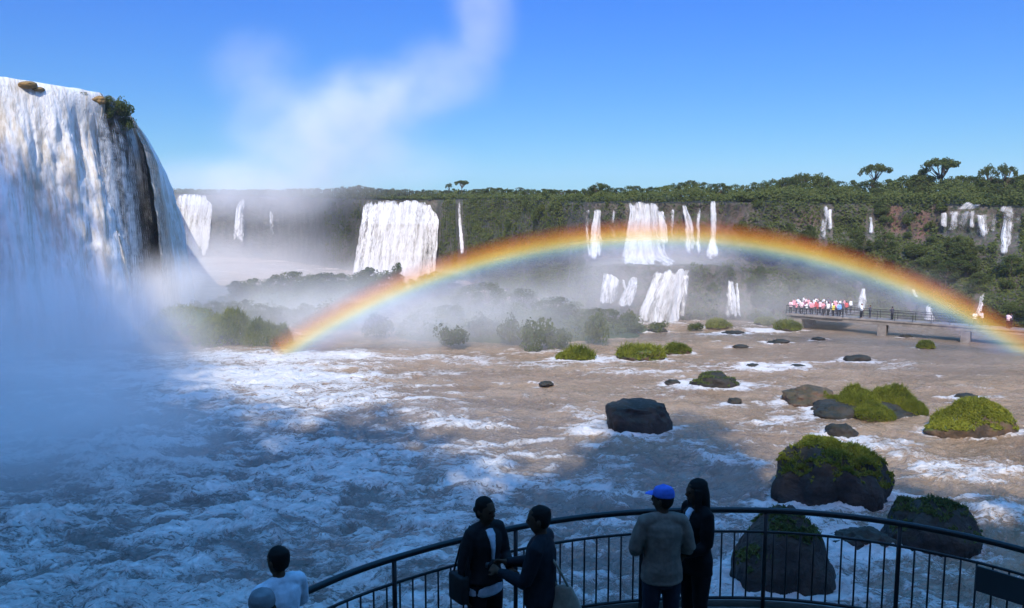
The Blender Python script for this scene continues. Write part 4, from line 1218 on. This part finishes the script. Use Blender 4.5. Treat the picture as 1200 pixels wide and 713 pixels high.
# ------------------------------------------------------------------ viewing platform and its railing
FZ0 = 10.8; RZ = 11.9
RP = []
for px, py in [(367, 690), (410, 672), (460, 655), (540, 633), (640, 612), (750, 600), (890, 598), (1000, 606), (1100, 622), (1200, 645)]:
    p = atz(px, py, RZ); RP.append((p[0], p[1]))
RP = [(-3.2, 4.1), (-2.55, 5.2)] + RP + [(5.3, 6.3), (5.75, 5.2), (5.95, 4.0)]


def catmull(P, n):
    P = [np.array(p) for p in P]; out = []
    for i in range(len(P) - 1):
        p0, p1, p2, p3 = P[max(i - 1, 0)], P[i], P[i + 1], P[min(i + 2, len(P) - 1)]
        for k in range(n):
            t = k / n; out.append(.5 * (2 * p1 + (p2 - p0) * t + (2 * p0 - 5 * p1 + 4 * p2 - p3) * t * t + (3 * p1 - p0 - 3 * p2 + p3) * t ** 3))
    out.append(P[-1]); return np.array(out)


RC = catmull(RP, 14)
for _ in range(12): RC[1:-1] = RC[1:-1] * .5 + (RC[:-2] + RC[2:]) * .25
rd = np.concatenate([[0], np.cumsum(np.linalg.norm(np.diff(RC, axis=0), axis=1))])


def rail_at(s): return np.array([np.interp(s, rd, RC[:, 0]), np.interp(s, rd, RC[:, 1])])


rs = np.linspace(0, rd[-1], 90); rp = np.array([rail_at(s) for s in rs])
tan = np.gradient(rp, axis=0); tan /= np.linalg.norm(tan, axis=1)[:, None]; rn = np.stack([-tan[:, 1], tan[:, 0]], 1)     # outward (left of travel = river)
plat = empty('viewing_platform', (1.5, 4, FZ0)); tag(plat, 'curved lookout platform at the bottom where the visitors stand', 'platform')
# floor slab
a = Acc(); outl = [(p[0] + q[0] * .16, p[1] + q[1] * .16) for p, q in zip(rp, rn)] + [(6.1, -10.2), (-3.4, -10.2)]
n_ = len(outl)
a.add([(x, y, FZ0) for x, y in outl] + [(x, y, FZ0 - .3) for x, y in outl], [tuple(range(n_))[::-1], tuple(range(n_, 2 * n_))] + [(i, (i + 1) % n_, n_ + (i + 1) % n_, n_ + i) for i in range(n_)])
o = a.build('floor_slab', M['concrete'], smooth=False); o.parent = plat; o.matrix_parent_inverse = Matrix.Translation((-1.5, -4, -FZ0))
kb = Acc(); kv = []; kf = []
for p, q in zip(rp, rn):
    for o_, z in ((.15, FZ0 + .003), (.15, FZ0 + .075), (.06, FZ0 + .075), (.06, FZ0 + .003)): kv.append((p[0] + q[0] * o_, p[1] + q[1] * o_, z))
for i in range(len(rp) - 1):
    for k in range(4): kf.append((i * 4 + k, i * 4 + (k + 1) % 4, (i + 1) * 4 + (k + 1) % 4, (i + 1) * 4 + k))
kb.add(kv, kf); o = kb.build('kerb', M['concrete'], smooth=False); o.parent = plat; o.matrix_parent_inverse = Matrix.Translation((-1.5, -4, -FZ0))
for sx, sy in ((-1.5, 3), (1.6, 5.6), (4.2, 3)):
    o = Acc().tube([(sx, sy, -2.0), (sx, sy, FZ0 - .302)], .35, 16).build('support_column', M['concrete'], smooth=True); o.parent = plat; o.matrix_parent_inverse = Matrix.Translation((-1.5, -4, -FZ0))
rail = empty('railing', (1.5, 7, FZ0)); tag(rail, 'dark curved metal railing with upright balusters around the lookout', 'railing')
INV = Matrix.Translation((-1.5, -7, -FZ0))


def rpart(acc, nm, **k):
    o = acc.build(nm, M['rail'], **k); o.parent = rail; o.matrix_parent_inverse = INV; return o


rpart(Acc().tube([(p[0], p[1], RZ) for p in rp], .031, 12), 'handrail')
rpart(Acc().tube([(p[0], p[1], RZ - .235) for p in rp], .015, 8), 'mid_rail')
rpart(Acc().tube([(p[0], p[1], FZ0 + .13) for p in rp], .018, 8), 'bottom_rail')
PXPOST = [460, 605, 752, 897, 1055]
sp = [rd[np.argmin(np.abs((RC[:, 0] / RC[:, 1] * FPX + 600) - px))] if False else None for px in PXPOST]
def s_of_px(px):
    d = ray(px, 600); k = d[0] / d[1]
    vals = [abs(rail_at(s)[0] / rail_at(s)[1] - k) + (9 if rail_at(s)[1] < 4.5 else 0) for s in np.linspace(0, rd[-1], 800)]
    return np.linspace(0, rd[-1], 800)[int(np.argmin(vals))]
posts = [s_of_px(px) for px in PXPOST]
gap = posts[2] - posts[1]
posts = [posts[0] - gap] + posts + [posts[-1] + gap, posts[-1] + 2 * gap]
posts = [s for s in posts if .05 < s < rd[-1] - .05]
for s in posts:
    p = rail_at(s); rpart(Acc().tube([(p[0], p[1], FZ0 + .003), (p[0], p[1], RZ - .02)], .022, 10), 'post')
k = 0; s = .08
while s < rd[-1]:
    if all(abs(s - q_) > .05 for q_ in posts):
        p = rail_at(s); rpart(Acc().tube([(p[0], p[1], FZ0 + .13), (p[0], p[1], RZ - .235)], .0095, 6), 'baluster'); k += 1
    s += .135
# dark board fixed to the railing
sA, sB = s_of_px(1150), s_of_px(1200) + .45
pA, pB = rail_at(sA), rail_at(sB); d_ = pB - pA; ln = np.linalg.norm(d_); ang = math.atan2(d_[1], d_[0])
sg = empty('sign', ((pA[0] + pB[0]) / 2, (pA[1] + pB[1]) / 2, RZ - .37)); sg.rotation_euler = (0, 0, ang); tag(sg, 'black sign board fixed to the railing, seen from behind', 'sign')
Acc().box((0, -.052, 0), (ln, .02, .25)).build('board', M['board'], sg, smooth=False, bevel=.006)
for x in (-.3, .3): Acc().box((x * ln, -.030, .02), (.03, .024, .2)).build('bracket', M['rail'], sg, smooth=False, bevel=.003)

# ------------------------------------------------------------------ people
def hand(a, wrist, dr, palm_n, k, curl=.5, side=1):
    """palm, four jointed fingers and a thumb; dr = pointing direction, palm_n = palm normal"""
    d = Vector(dr).normalized(); nn = Vector(palm_n); nn = (nn - d * nn.dot(d)).normalized(); lt = d.cross(nn) * side
    W = Vector(wrist)
    a.loft([(W, .027 * k, .020 * k), (W + d * .045 * k, .040 * k, .016 * k), (W + d * .088 * k, .040 * k, .013 * k)], lat=lt, n=10)
    for i, (o_, L) in enumerate(((-.030, .075), (-.010, .085), (.010, .08), (.030, .062))):
        p0 = W + d * .08 * k + lt * o_ * k
        q1 = curl; d1 = (d * math.cos(q1) + nn * math.sin(q1)); d2 = (d * math.cos(q1 * 2) + nn * math.sin(q1 * 2))
        a.loft([(p0, .0092 * k, .009 * k), (p0 + d1 * L * .55 * k, .0085 * k, .0085 * k), (p0 + (d1 * .55 + d2 * .5) * L * k, .007 * k, .007 * k)], lat=lt, n=8)
    t0 = W + d * .03 * k - lt * .034 * k; td = (d * .75 - lt * .6 + nn * .35).normalized()
    a.loft([(t0, .012 * k, .011 * k), (t0 + td * .035 * k, .010 * k, .0095 * k), (t0 + (td + d * .5).normalized() * .062 * k, .008 * k, .0078 * k)], lat=lt, n=8)


def make_person(label, loc, rz, height=1.72, fem=False, head_yaw=0.0, head_pitch=0.0, arms=None, hands=None, top='jacket', legs='denim', skin='skin', hair='short', top_hem=.86, loose=.013, collar=None, hem=None, vox=.0075, lean=(0, 0), cap=None, simple_=False, open_front=None, vcrowd=False):
    """local frame: facing +Y, X to the person's right, feet at z = 0, built for a 1.72 m body and scaled"""
    root = empty('person', tuple(loc), rz); tag(root, label, 'person')
    sw = .185 if not fem else .165; hw = .10 if not fem else .105
    lx, ly = lean
    def L(x, y, z): f = max(0, (z - .9)); return Vector((x + lx * f, y + ly * f, z))
    sh = {1: L(sw, -.005, 1.405), -1: L(-sw, -.005, 1.405)}
    arms = arms or {}
    el = {s: L(*arms.get(s, ((s * (sw + .045), -.02, 1.12), (s * (sw + .06), .06, .88)))[0]) for s in (1, -1)}
    wr = {s: L(*arms.get(s, ((s * (sw + .045), -.02, 1.12), (s * (sw + .06), .06, .88)))[1]) for s in (1, -1)}
    hands = hands or {}
    a = Acc()
    # torso, neck
    def torso(a, e, z0=.86, z1=1.44, belly=0, flare=0.0):
        pr = [(.86, hw + .060, .100), (.95, hw + .055, .112), (1.06, .132 if fem else .146, .100 + belly), (1.18, .140 if fem else .155, .106 + belly), (1.30, .160 if fem else .178, .118 if not fem else .122), (1.38, .150 if fem else .172, .102), (1.435, .085 if fem else .10, .075)]
        pts = [(L(0, 0, z), ra + e + (flare if z < 1.0 else flare * .4 if z < 1.1 else 0), rb + e + (flare if z < 1.0 else flare * .4 if z < 1.1 else 0)) for z, ra, rb in pr if z0 - .001 <= z <= z1]
        if z0 < .86: pts = [(L(0, 0, z0), hw + .060 + e + flare, .108 + e + flare)] + pts
        a.loft(pts, n=20)
    torso(a, 0)
    a.loft([(sh[-1] + Vector((.015, 0, -.005)), .046, .050), (L(-.10, -.012, 1.432), .050, .048), (L(0, -.014, 1.452), .052, .050), (L(.10, -.012, 1.432), .050, .048), (sh[1] + Vector((-.015, 0, -.005)), .046, .050)], lat=(0, 1, 0), n=12)
    a.loft([(L(0, -.012, 1.40), .066, .062), (L(0, -.004, 1.47), .052, .054), (L(0, .008, 1.53), .050, .054)], n=14)
    # head
    HC = L(0, .015, 1.605); hm = Matrix.Translation(HC) @ (Matrix.Rotation(head_yaw, 4, 'Z') @ Matrix.Rotation(head_pitch, 4, 'X'))
    def H(x, y, z): return hm @ Vector((x, y, z))
    hlat = (hm.to_3x3() @ Vector((1, 0, 0)))
    a.loft([(H(0, .035, -.112), .028, .030), (H(0, .030, -.095), .046, .050), (H(0, .018, -.06), .060, .078), (H(0, .008, -.01), .070, .092), (H(0, .0, .035), .074, .097), (H(0, -.006, .075), .066, .086), (H(0, -.01, .102), .042, .055)], lat=hlat, n=18)
    nose = Acc(); a.loft([(H(0, .098, .015), .008, .008), (H(0, .112, -.018), .012, .012), (H(0, .100, -.032), .014, .010)], lat=hlat, n=8)
    a.loft([(H(-.035, .088, .026), .012, .010), (H(0, .094, .028), .012, .010), (H(.035, .088, .026), .012, .010)], lat=(0, 0, 1), n=8)
    a.loft([(H(-.022, .090, -.060), .006, .007), (H(0, .098, -.060), .009, .009), (H(.022, .090, -.060), .006, .007)], lat=(0, 0, 1), n=8)
    for s in (1, -1): a.loft([(H(s * .076, -.008, -.032), .008, .012), (H(s * .082, -.014, .0), .009, .018), (H(s * .078, -.012, .022), .008, .014)], lat=hlat, n=8)
    # arms, hands
    for s in (1, -1):
        a.loft([(sh[s] - Vector((s * .05, 0, -.0)), .055, .055), (sh[s], .056, .056), (sh[s].lerp(el[s], .45), .048, .048), (el[s], .039, .039)], lat=(0, 1, 0), n=12)
        a.loft([(el[s], .039, .039), (el[s].lerp(wr[s], .3), .040, .038), (wr[s], .026, .023)], lat=(0, 1, 0), n=12)
        dr, pn, cu = hands.get(s, (wr[s] - el[s], (-s, 0, 0), .45))
        hand(a, wr[s], dr, pn, 1.0 if not fem else .92, cu, s)
    # legs
    for s in (1, -1):
        a.loft([(Vector((s * hw * .85, 0, .93)), .088, .098), (Vector((s * hw * .92, 0, .78)), .082, .092), (Vector((s * hw, .012, .50)), .055, .060), (Vector((s * hw, -.005, .34)), .052, .060), (Vector((s * hw, -.012, .09)), .034, .040)], n=14)
        a.loft([(Vector((s * hw, -.05, .05)), .030, .035), (Vector((s * hw, .05, .045)), .038, .032), (Vector((s * hw * 1.08, .15, .025)), .034, .018)], lat=(1, 0, 0), n=10)
    k = height / 1.72
    def fin(acc, nm, mat, par, v, it=3, fac=.5):
        acc.v = [(x * k, y * k, z * k) for x, y, z in acc.v]
        return acc.build(nm, mat, par, remesh=v, smooth_it=it, fac=fac)
    body = fin(a, 'body', M[skin], root, vox, 2, .4)
    # clothes
    t = Acc(); torso(t, loose, top_hem, 1.45, .012 if not fem else .004, .022)
    e_ = loose * .55
    t.loft([(sh[-1] + Vector((.0, 0, -.004)), .056 + e_, .060 + e_), (L(-.10, -.012, 1.428), .056 + e_, .056 + e_), (L(0, -.014, 1.445), .056 + e_, .056 + e_), (L(.10, -.012, 1.428), .056 + e_, .056 + e_), (sh[1] + Vector((0, 0, -.004)), .056 + e_, .060 + e_)], lat=(0, 1, 0), n=14)
    for s in (1, -1):
        cuff = el[s].lerp(wr[s], .93)
        t.loft([(sh[s] - Vector((s * .05, 0, .012)), .052 + e_, .052 + e_), (sh[s] + Vector((0, 0, -.006)), .060 + e_, .060 + e_), (sh[s].lerp(el[s], .22), .058 + e_, .058 + e_), (sh[s].lerp(el[s], .5), .054 + loose, .054 + loose), (el[s], .048 + loose * .8, .048 + loose * .8)], lat=(0, 1, 0), n=14)
        t.loft([(el[s], .048 + loose * .8, .048 + loose * .8), (el[s].lerp(wr[s], .4), .047 + loose * .6, .046 + loose * .6), (cuff, .033 + loose * .4, .031 + loose * .4)], lat=(0, 1, 0), n=14)
    # folds
    topo = fin(t, 'top' if not vcrowd else 'shirt', M[top], root, max(vox * 1.4, .010), 3)
    me = topo.data; vv = np.zeros(len(me.vertices) * 3, np.float32); me.vertices.foreach_get('co', vv); vv = vv.reshape(-1, 3)
    if not simple_:
        nn = np.zeros(len(me.vertices) * 3, np.float32); me.vertices.foreach_get('normal', nn); nn = nn.reshape(-1, 3)
        f = .006 * ridged(vv[:, 0] * 7 + vv[:, 2] * 3, vv[:, 2] * 9, vv[:, 1] * 7, 3, 9) + .005 * fbm(vv[:, 0] * 14, vv[:, 1] * 14, vv[:, 2] * 10, 3, 4)
        vv = vv + nn * (f[:, None] - .003); me.vertices.foreach_set('co', vv.reshape(-1)); me.update()
    if collar:
        c_ = Acc(); c_.loft([(L(0, -.008, 1.415), .082, .080), (L(0, -.004, 1.462), .064, .066)], n=16); fin(c_, 'collar', M[collar], root, .010, 1)
    if hem:
        c_ = Acc(); c_.loft([(L(0, 0, top_hem - .055), hw + .088, .134), (L(0, 0, top_hem + .03), hw + .086, .134)], n=20); fin(c_, 'shirt_hem', M[hem], root, .012, 2)
    if open_front:      # strip of the shirt showing in an open jacket
        c_ = Acc(); c_.loft([(L(0, .112 + loose, 1.12), .012, .010), (L(0, .122 + loose, 1.28), .026, .012), (L(0, .092 + loose, 1.40), .046, .012), (L(0, .066, 1.445), .045, .012)], n=10); fin(c_, 'shirt_front', M[open_front], root, .008, 1)
    p_ = Acc()
    p_.loft([(L(0, 0, .80), hw + .075, .115), (L(0, 0, .93), hw + .068, .118), (L(0, 0, 1.0), hw + .05, .108)], n=18)
    for s in (1, -1):
        p_.loft([(Vector((s * hw * .85, 0, .92)), .098, .108), (Vector((s * hw * .92, 0, .76)), .094, .102), (Vector((s * hw, .012, .50)), .070, .074), (Vector((s * hw, -.005, .30)), .064, .070), (Vector((s * hw, -.012, .06)), .058, .066)], n=14)
    fin(p_, 'trousers', M[legs], root, max(vox * 1.4, .011), 3)
    if not vcrowd:
        for s in (1, -1):
            b = Acc(); b.loft([(Vector((s * hw, -.085, .035)), .036, .034), (Vector((s * hw, .02, .05)), .046, .048), (Vector((s * hw * 1.06, .12, .038)), .048, .036), (Vector((s * hw * 1.08, .185, .028)), .036, .024)], n=12); fin(b, 'shoe', M['shoe'], root, .010, 2)
    h_ = Acc()
    if hair == 'short':
        h_.loft([(H(0, -.055, -.055), .055, .040), (H(0, -.040, -.02), .074, .068), (H(0, -.022, .03), .083, .092), (H(0, -.010, .075), .077, .098), (H(0, -.008, .112), .050, .064)], lat=hlat, n=16)
    elif hair == 'bob':
        h_.loft([(H(0, -.070, -.075), .050, .035), (H(0, -.045, -.02), .080, .070), (H(0, -.022, .03), .086, .093), (H(0, -.010, .078), .078, .098), (H(0, -.008, .116), .050, .066)], lat=hlat, n=16)
        h_.ball(H(0, -.125, -.02), .034)
    elif hair == 'long':
        h_.loft([(H(0, -.095, -.36), .055, .028), (H(0, -.095, -.28), .088, .040), (H(0, -.080, -.16), .100, .055), (H(0, -.055, -.04), .094, .082), (H(0, -.022, .03), .089, .098), (H(0, -.010, .08), .080, .103), (H(0, -.006, .120), .050, .068)], lat=hlat, n=18)
        for s in (1, -1): h_.loft([(H(s * .070, .018, -.20), .018, .030), (H(s * .080, .022, -.05), .020, .035), (H(s * .075, .012, .04), .022, .05)], lat=hlat, n=10)
    hob = fin(h_, 'hair', M['hair'], root, max(.009, vox), 1)
    if not vcrowd:
        for s in (1, -1):
            e = Acc(); e.ball(H(s * .031, .087, .006), (.011, .008, .007)); e.v = [(x * k, y * k, z * k) for x, y, z in e.v]; e.build('eye', M['black'], root)
    if cap:
        c_ = Acc()
        c_.loft([(H(0, -.008, .040), .088, .106), (H(0, -.008, .085), .084, .104), (H(0, -.006, .120), .066, .084), (H(0, -.004, .138), .032, .040)], lat=hlat, n=20)
        fin(c_, 'cap', M[cap], root, .009, 2)
        b = Acc(); b.loft([(H(0, .075, .046), .072, .010), (H(0, .125, .044), .068, .009), (H(0, .168, .034), .045, .008)], lat=hlat, n=16); fin(b, 'cap_brim', M[cap], root, .007, 1)
    root['_k'] = k
    return root


def face_rz(dx, dy): return math.atan2(-dx, dy)


def stand(px, Y):
    d = ray(px, 600); return np.array([d[0] / d[1] * Y, Y, FZ0])


def wpt(root, p):   # local -> world for held things
    k = root['_k']; return root.matrix_basis @ Vector((p[0] * k, p[1] * k, p[2] * k))


# woman at the rail in a dark cardigan, facing the man with the tote
p1 = make_person('woman in dark cardigan over white hem at the railing, facing the man with the tote', stand(568, 6.9), face_rz(.62, -.78), 1.66, True, head_yaw=R(8), arms={-1: ((-.215, .03, 1.13), (-.10, .27, 1.10)), 1: ((.225, -.03, 1.13), (.235, .02, .87))},
                 hands={-1: ((.35, .9, .15), (.2, 0, -1), .7)}, top='cardigan', legs='black', skin='skin_dark', hair='bob', top_hem=.88, hem='shirt_white', open_front='shirt_white')
# man in dark jacket in profile
p2 = make_person('man in dark jacket in profile, holding a small camera, tote on shoulder', stand(634, 6.55), face_rz(-.93, .30), 1.71, False, head_yaw=R(6), head_pitch=R(-4), arms={1: ((.205, .10, 1.13), (.10, .36, 1.14)), -1: ((-.21, .08, 1.12), (-.08, .36, 1.13))},
                 hands={1: ((-.35, .9, .1), (-.6, 0, -.6), .8), -1: ((.35, .9, .1), (.6, 0, -.6), .8)}, top='jacket', legs='denim', skin='skin_dark', collar='jacket')
# man in blue cap seen from behind
p3 = make_person('man in bright blue cap and beige sweater, seen from behind at the railing', stand(777, 7.05), face_rz(-.08, 1), 1.70, False, head_yaw=R(48), arms={1: ((.262, .0, 1.13), (.12, .25, 1.06)), -1: ((-.262, .0, 1.13), (-.12, .25, 1.06))},
                 hands={1: ((-.8, .5, .1), (0, 0, -1), .8), -1: ((.8, .5, .1), (0, 0, -1), .8)}, top='sweater', legs='denim', skin='skin_dark', collar='sweater', loose=.017, top_hem=.84, cap='cap_blue')
# woman with long hair
p4 = make_person('woman with long dark hair in black coat beside the man in the blue cap', stand(817, 7.35), face_rz(-.86, -.35), 1.67, True, head_yaw=R(-8), arms={-1: ((-.20, .02, 1.12), (-.13, .22, 1.04)), 1: ((.215, -.02, 1.12), (.16, .16, .98))},
                 top='black', legs='black', skin='skin_dark', hair='long', open_front='shirt_white', top_hem=.80)
# man in white shirt, cropped by the frame
p5 = make_person('man in white shirt with black hair, cropped at the bottom edge of the picture', stand(322, 5.85), face_rz(-.75, .7), 1.63, False, head_yaw=R(10), arms={1: ((.27, .10, 1.16), (.20, .36, 1.13))}, top='shirt_white', legs='denim', skin='skin_dark', collar='grey_cap', loose=.012, lean=(.06, .05))
p6 = make_person('person in a grey cap, only the crown showing beside the man in white', stand(303, 4.95), face_rz(-.3, 1), 1.735, False, top='grey_cap', legs='black', skin='skin_dark', cap='grey_cap')

# things they carry
def carry(name, root, label, cat, c):
    o = empty(name, tuple(wpt(root, c)), root.rotation_euler[2]); tag(o, label, cat); return o


o = carry('camera', p2, 'small black camera in the hands of the man in the dark jacket', 'camera', (.005, .455, 1.13))
Acc().box((0, 0, 0), (.115, .03, .07)).build('camera_body', M['black'], o, smooth=False, bevel=.006)
Acc().tube([(0, .014, 0), (0, .05, 0)], [.026, .023], 14).build('lens', M['board'], o)
o = carry('tote_bag', p2, 'beige cloth tote bag hanging from the shoulder of the man in the dark jacket', 'bag', (-.02, -.22, .88))
b = Acc(); b.loft([(Vector((0, .0, -.26)), .185, .060), (Vector((0, -.01, -.20)), .195, .075), (Vector((0, 0, 0)), .150, .058), (Vector((0, .01, .17)), .075, .030)], lat=(0, 1, 0), n=18); ob = b.build('cloth_sack', M['tote'], o, remesh=.01, smooth_it=2)
me = ob.data; vv = np.array([v.co[:] for v in me.vertices]); vv[:, 0] += .012 * np.sin(vv[:, 1] * 60 + 3 * np.sin(vv[:, 2] * 9)) * sstep(.2, -.2, vv[:, 2]); me.vertices.foreach_set('co', vv.astype(np.float32).reshape(-1))
Acc().tube([(0, -.04, .15), (-.03, .05, .34), (-.03, .17, .50), (.0, .24, .595), (.03, .30, .50), (.04, .20, .30), (.01, .06, .15)], .011, 8).build('strap', M['tote'], o)
o = carry('shoulder_bag', p1, 'dark shoulder bag on the hip of the woman in the cardigan', 'bag', (.27, -.04, .92))
b = Acc(); b.box((0, 0, 0), (.09, .22, .26)); b.build('bag_body', M['dark_bag'], o, bevel=.025)
Acc().tube([(0, -.08, .12), (-.05, -.05, .35), (-.12, .0, .535), (-.07, .07, .35), (0, .08, .12)], .009, 8).build('strap', M['dark_bag'], o)
o = carry('handbag', p4, 'brown-black handbag on the arm of the long-haired woman', 'bag', (.15, .15, .86))
b = Acc(); b.loft([(Vector((0, 0, -.13)), .075, .15), (Vector((0, 0, -.02)), .075, .16), (Vector((0, 0, .09)), .035, .12)], lat=(1, 0, 0), n=16); b.build('bag_body', M['dark_bag'], o, remesh=.012, smooth_it=2)
Acc().tube([(0, -.09, .08), (0, -.05, .19), (0, .05, .19), (0, .09, .08)], .009, 8).build('strap', M['dark_bag'], o)
o = carry('camera', p3, 'camera held at the chest of the man in the blue cap', 'camera', (.0, .335, 1.07))
Acc().box((0, 0, 0), (.13, .05, .085)).build('camera_body', M['black'], o, smooth=False, bevel=.008)
Acc().tube([(0, .02, 0), (0, .09, 0)], [.035, .032], 14).build('lens', M['board'], o)

# ------------------------------------------------------------------ footbridge with walkers
DZ = 2.0
E0 = at(922, 366, 103.5)[:2]; E1 = at(1205, 387, 88)[:2]
E1 = E0 + (E1 - E0) * 1.9
dB = E1 - E0; LB = np.linalg.norm(dB); dB /= LB; nB = np.array([-dB[1], dB[0]])      # away from the viewer
if nB[1] < 0: nB = -nB
def bp(s, t, z): return (E0[0] + dB[0] * s + nB[0] * t, E0[1] + dB[1] * s + nB[1] * t, z)
br = empty('footbridge', bp(0, 0, 0)); tag(br, 'low concrete footbridge crossing the river with walkers on it', 'footbridge')
BI = Matrix.Translation((-br.location[0], -br.location[1], 0))
def bpart(acc, nm, mat, **k_):
    o = acc.build(nm, mat, **k_); o.parent = br; o.matrix_parent_inverse = BI; return o
rot = math.atan2(dB[1], dB[0])
def bbox(s0, s1, t0, t1, z0, z1): c_ = bp((s0 + s1) / 2, (t0 + t1) / 2, (z0 + z1) / 2); return (c_, (s1 - s0, t1 - t0, z1 - z0), rot)
bpart(Acc().box(*bbox(7.0, LB, 0, 2.0, DZ - .22, DZ)), 'deck', M['concrete'], smooth=False, bevel=.02)
bpart(Acc().box(*bbox(0, 6.99, -.2, 8.0, DZ - .24, DZ + .004)), 'lookout_deck', M['concrete'], smooth=False, bevel=.02)
for t in (.25, 1.75): bpart(Acc().box(*bbox(.5, LB, t - .14, t + .14, DZ - .62, DZ - .224)), 'girder', M['concrete'], smooth=False, bevel=.02)
for s in (1.4, 11.5, 20.5, 31.0, 42.0, 53.0):
    bpart(Acc().box(*bbox(s - .5, s + .5, .15, 1.85, -2, DZ - .623)), 'pier', M['concrete'], smooth=False, bevel=.06)
bpart(Acc().box(*bbox(.9, 1.9, 5.5, 7.0, -2, DZ - .245)), 'pier', M['concrete'], smooth=False, bevel=.06)
def brail(path, nm):
    for z, r in ((1.05, .035), (.72, .02), (.4, .02)): bpart(Acc().tube([bp(s, t, DZ + z) for s, t in path], r, 6), 'rail_bar', M['rail'])
for path in ([(0, 8), (0, -.2), (7, -.2), (7, .05), (LB, .05)], [(0, 8), (7, 8), (7, 1.95), (LB, 1.95)]):
    brail(path, 'rail')
    for (s0, t0), (s1, t1) in zip(path[:-1], path[1:]):
        L_ = math.hypot(s1 - s0, t1 - t0); nn_ = max(1, int(L_ / 1.9))
        for k_ in range(nn_):
            f = k_ / nn_; bpart(Acc().tube([bp(s0 + (s1 - s0) * f, t0 + (t1 - t0) * f, DZ), bp(s0 + (s1 - s0) * f, t0 + (t1 - t0) * f, DZ + 1.05)], .03, 6), 'rail_post', M['rail'])

protoP = []
for i in range(3):
    ar = [None, {1: ((.24, .06, 1.15), (.12, .30, 1.30)), -1: ((-.24, .06, 1.15), (-.12, .30, 1.30))}, {1: ((.23, .08, 1.12), (.15, .34, 1.05))}][i]
    r = make_person('visitor', (0, 0, 0), 0, 1.70, i == 2, arms=ar, top='crowd', legs='denim', skin='skin', vox=.022, simple_=True, vcrowd=True)
    if '_k' in r: del r['_k']
    protoP.append([r, False])
pal = {'white': (.80, .80, .80), 'pink': (.80, .30, .34), 'red': (.65, .08, .08), 'blue': (.20, .40, .85), 'yellow': (.75, .60, .08), 'dark': (.05, .05, .07), 'maroon': (.25, .05, .12), 'pale pink': (.85, .60, .62), 'orange': (.8, .3, .1), 'green': (.1, .25, .1)}
def walker(s, t, c_, label, group=None, rz=None):
    pr = random.choice(protoP)
    if not pr[1]: o = pr[0]; pr[1] = True
    else: o = copy_tree(pr[0])
    o.name = 'person'
    o.location = bp(s, t, DZ + .004 if s < 6.99 else DZ); o.rotation_euler = (0, 0, random.uniform(0, 6.28) if rz is None else rz)
    h_ = random.uniform(.93, 1.06); o.scale = (h_ * 1.08, h_ * 1.08, h_)
    for ch in o.children:
        if ch.name.startswith('shirt'): ch.color = (*pal[c_], 1)
    for k_ in ('label', 'group', 'category'):
        if k_ in o: del o[k_]
    tag(o, label, 'person', group)
front = ['pale pink', 'pink', 'pale pink', 'white', 'pink', 'red', 'pink', 'white', 'yellow', 'blue']
for i, c_ in enumerate(front):
    walker(.45 + i * .66, .25 + random.uniform(-.15, .25), c_, f'visitor in {c_} top at the near rail of the crowded bridge lookout', f'{c_} visitors at the near rail')
rows_ = [(2.2, 'pink white maroon white red pale_pink dark white pink dark'), (4.2, 'white pale_pink pink white dark white maroon pink white red'), (6.3, 'white dark white pale_pink white dark white white pink white')]
nmr = ['second row', 'third row', 'far rail']
for (t, cs_), nm in zip(rows_, nmr):
    for i, c_ in enumerate(cs_.split()):
        c_ = c_.replace('_', ' ')
        walker(.4 + i * .66 + random.uniform(-.15, .15), t + random.uniform(-.4, .4), c_, f'visitor in {c_} top in the {nm} of the crowded bridge lookout', f'{c_} visitors in the {nm}')
for s, t, c_, lb in [(9.0, .7, 'white', 'visitor in white top just leaving the crowded bridge lookout'), (9.9, 1.2, 'dark', 'visitor in dark top behind the white one leaving the lookout'), (12.5, .8, 'dark', 'visitor in dark top standing over the first bridge pier'), (21.3, .8, 'white', 'walker in white on the bridge in front of the bright spout'), (22.0, 1.2, 'white', 'second walker in white beside the bright spout'),
                     (24.6, .8, 'pale pink', 'walker in pale pink between the two bridge piers'), (24.9, 1.3, 'dark', 'walker in dark clothes close beside the pale pink walker'), (27.9, .8, 'maroon', 'walker in maroon under the thin leaning spill'), (29.6, .7, 'orange', 'walker in orange near the picture edge on the bridge'), (30.0, 1.3, 'dark', 'walker in dark top behind the orange walker')]:
    walker(s, t, c_, lb)
for pr in protoP:
    if not pr[1]:
        for ch in list(pr[0].children): bpy.data.objects.remove(ch)
        bpy.data.objects.remove(pr[0])
for kk, pr in PROTO.items():
    if not pr[1]:
        for ch in list(pr[0].children): bpy.data.objects.remove(ch)
        bpy.data.objects.remove(pr[0])
for r in (p1, p2, p3, p4, p5, p6): del r['_k']
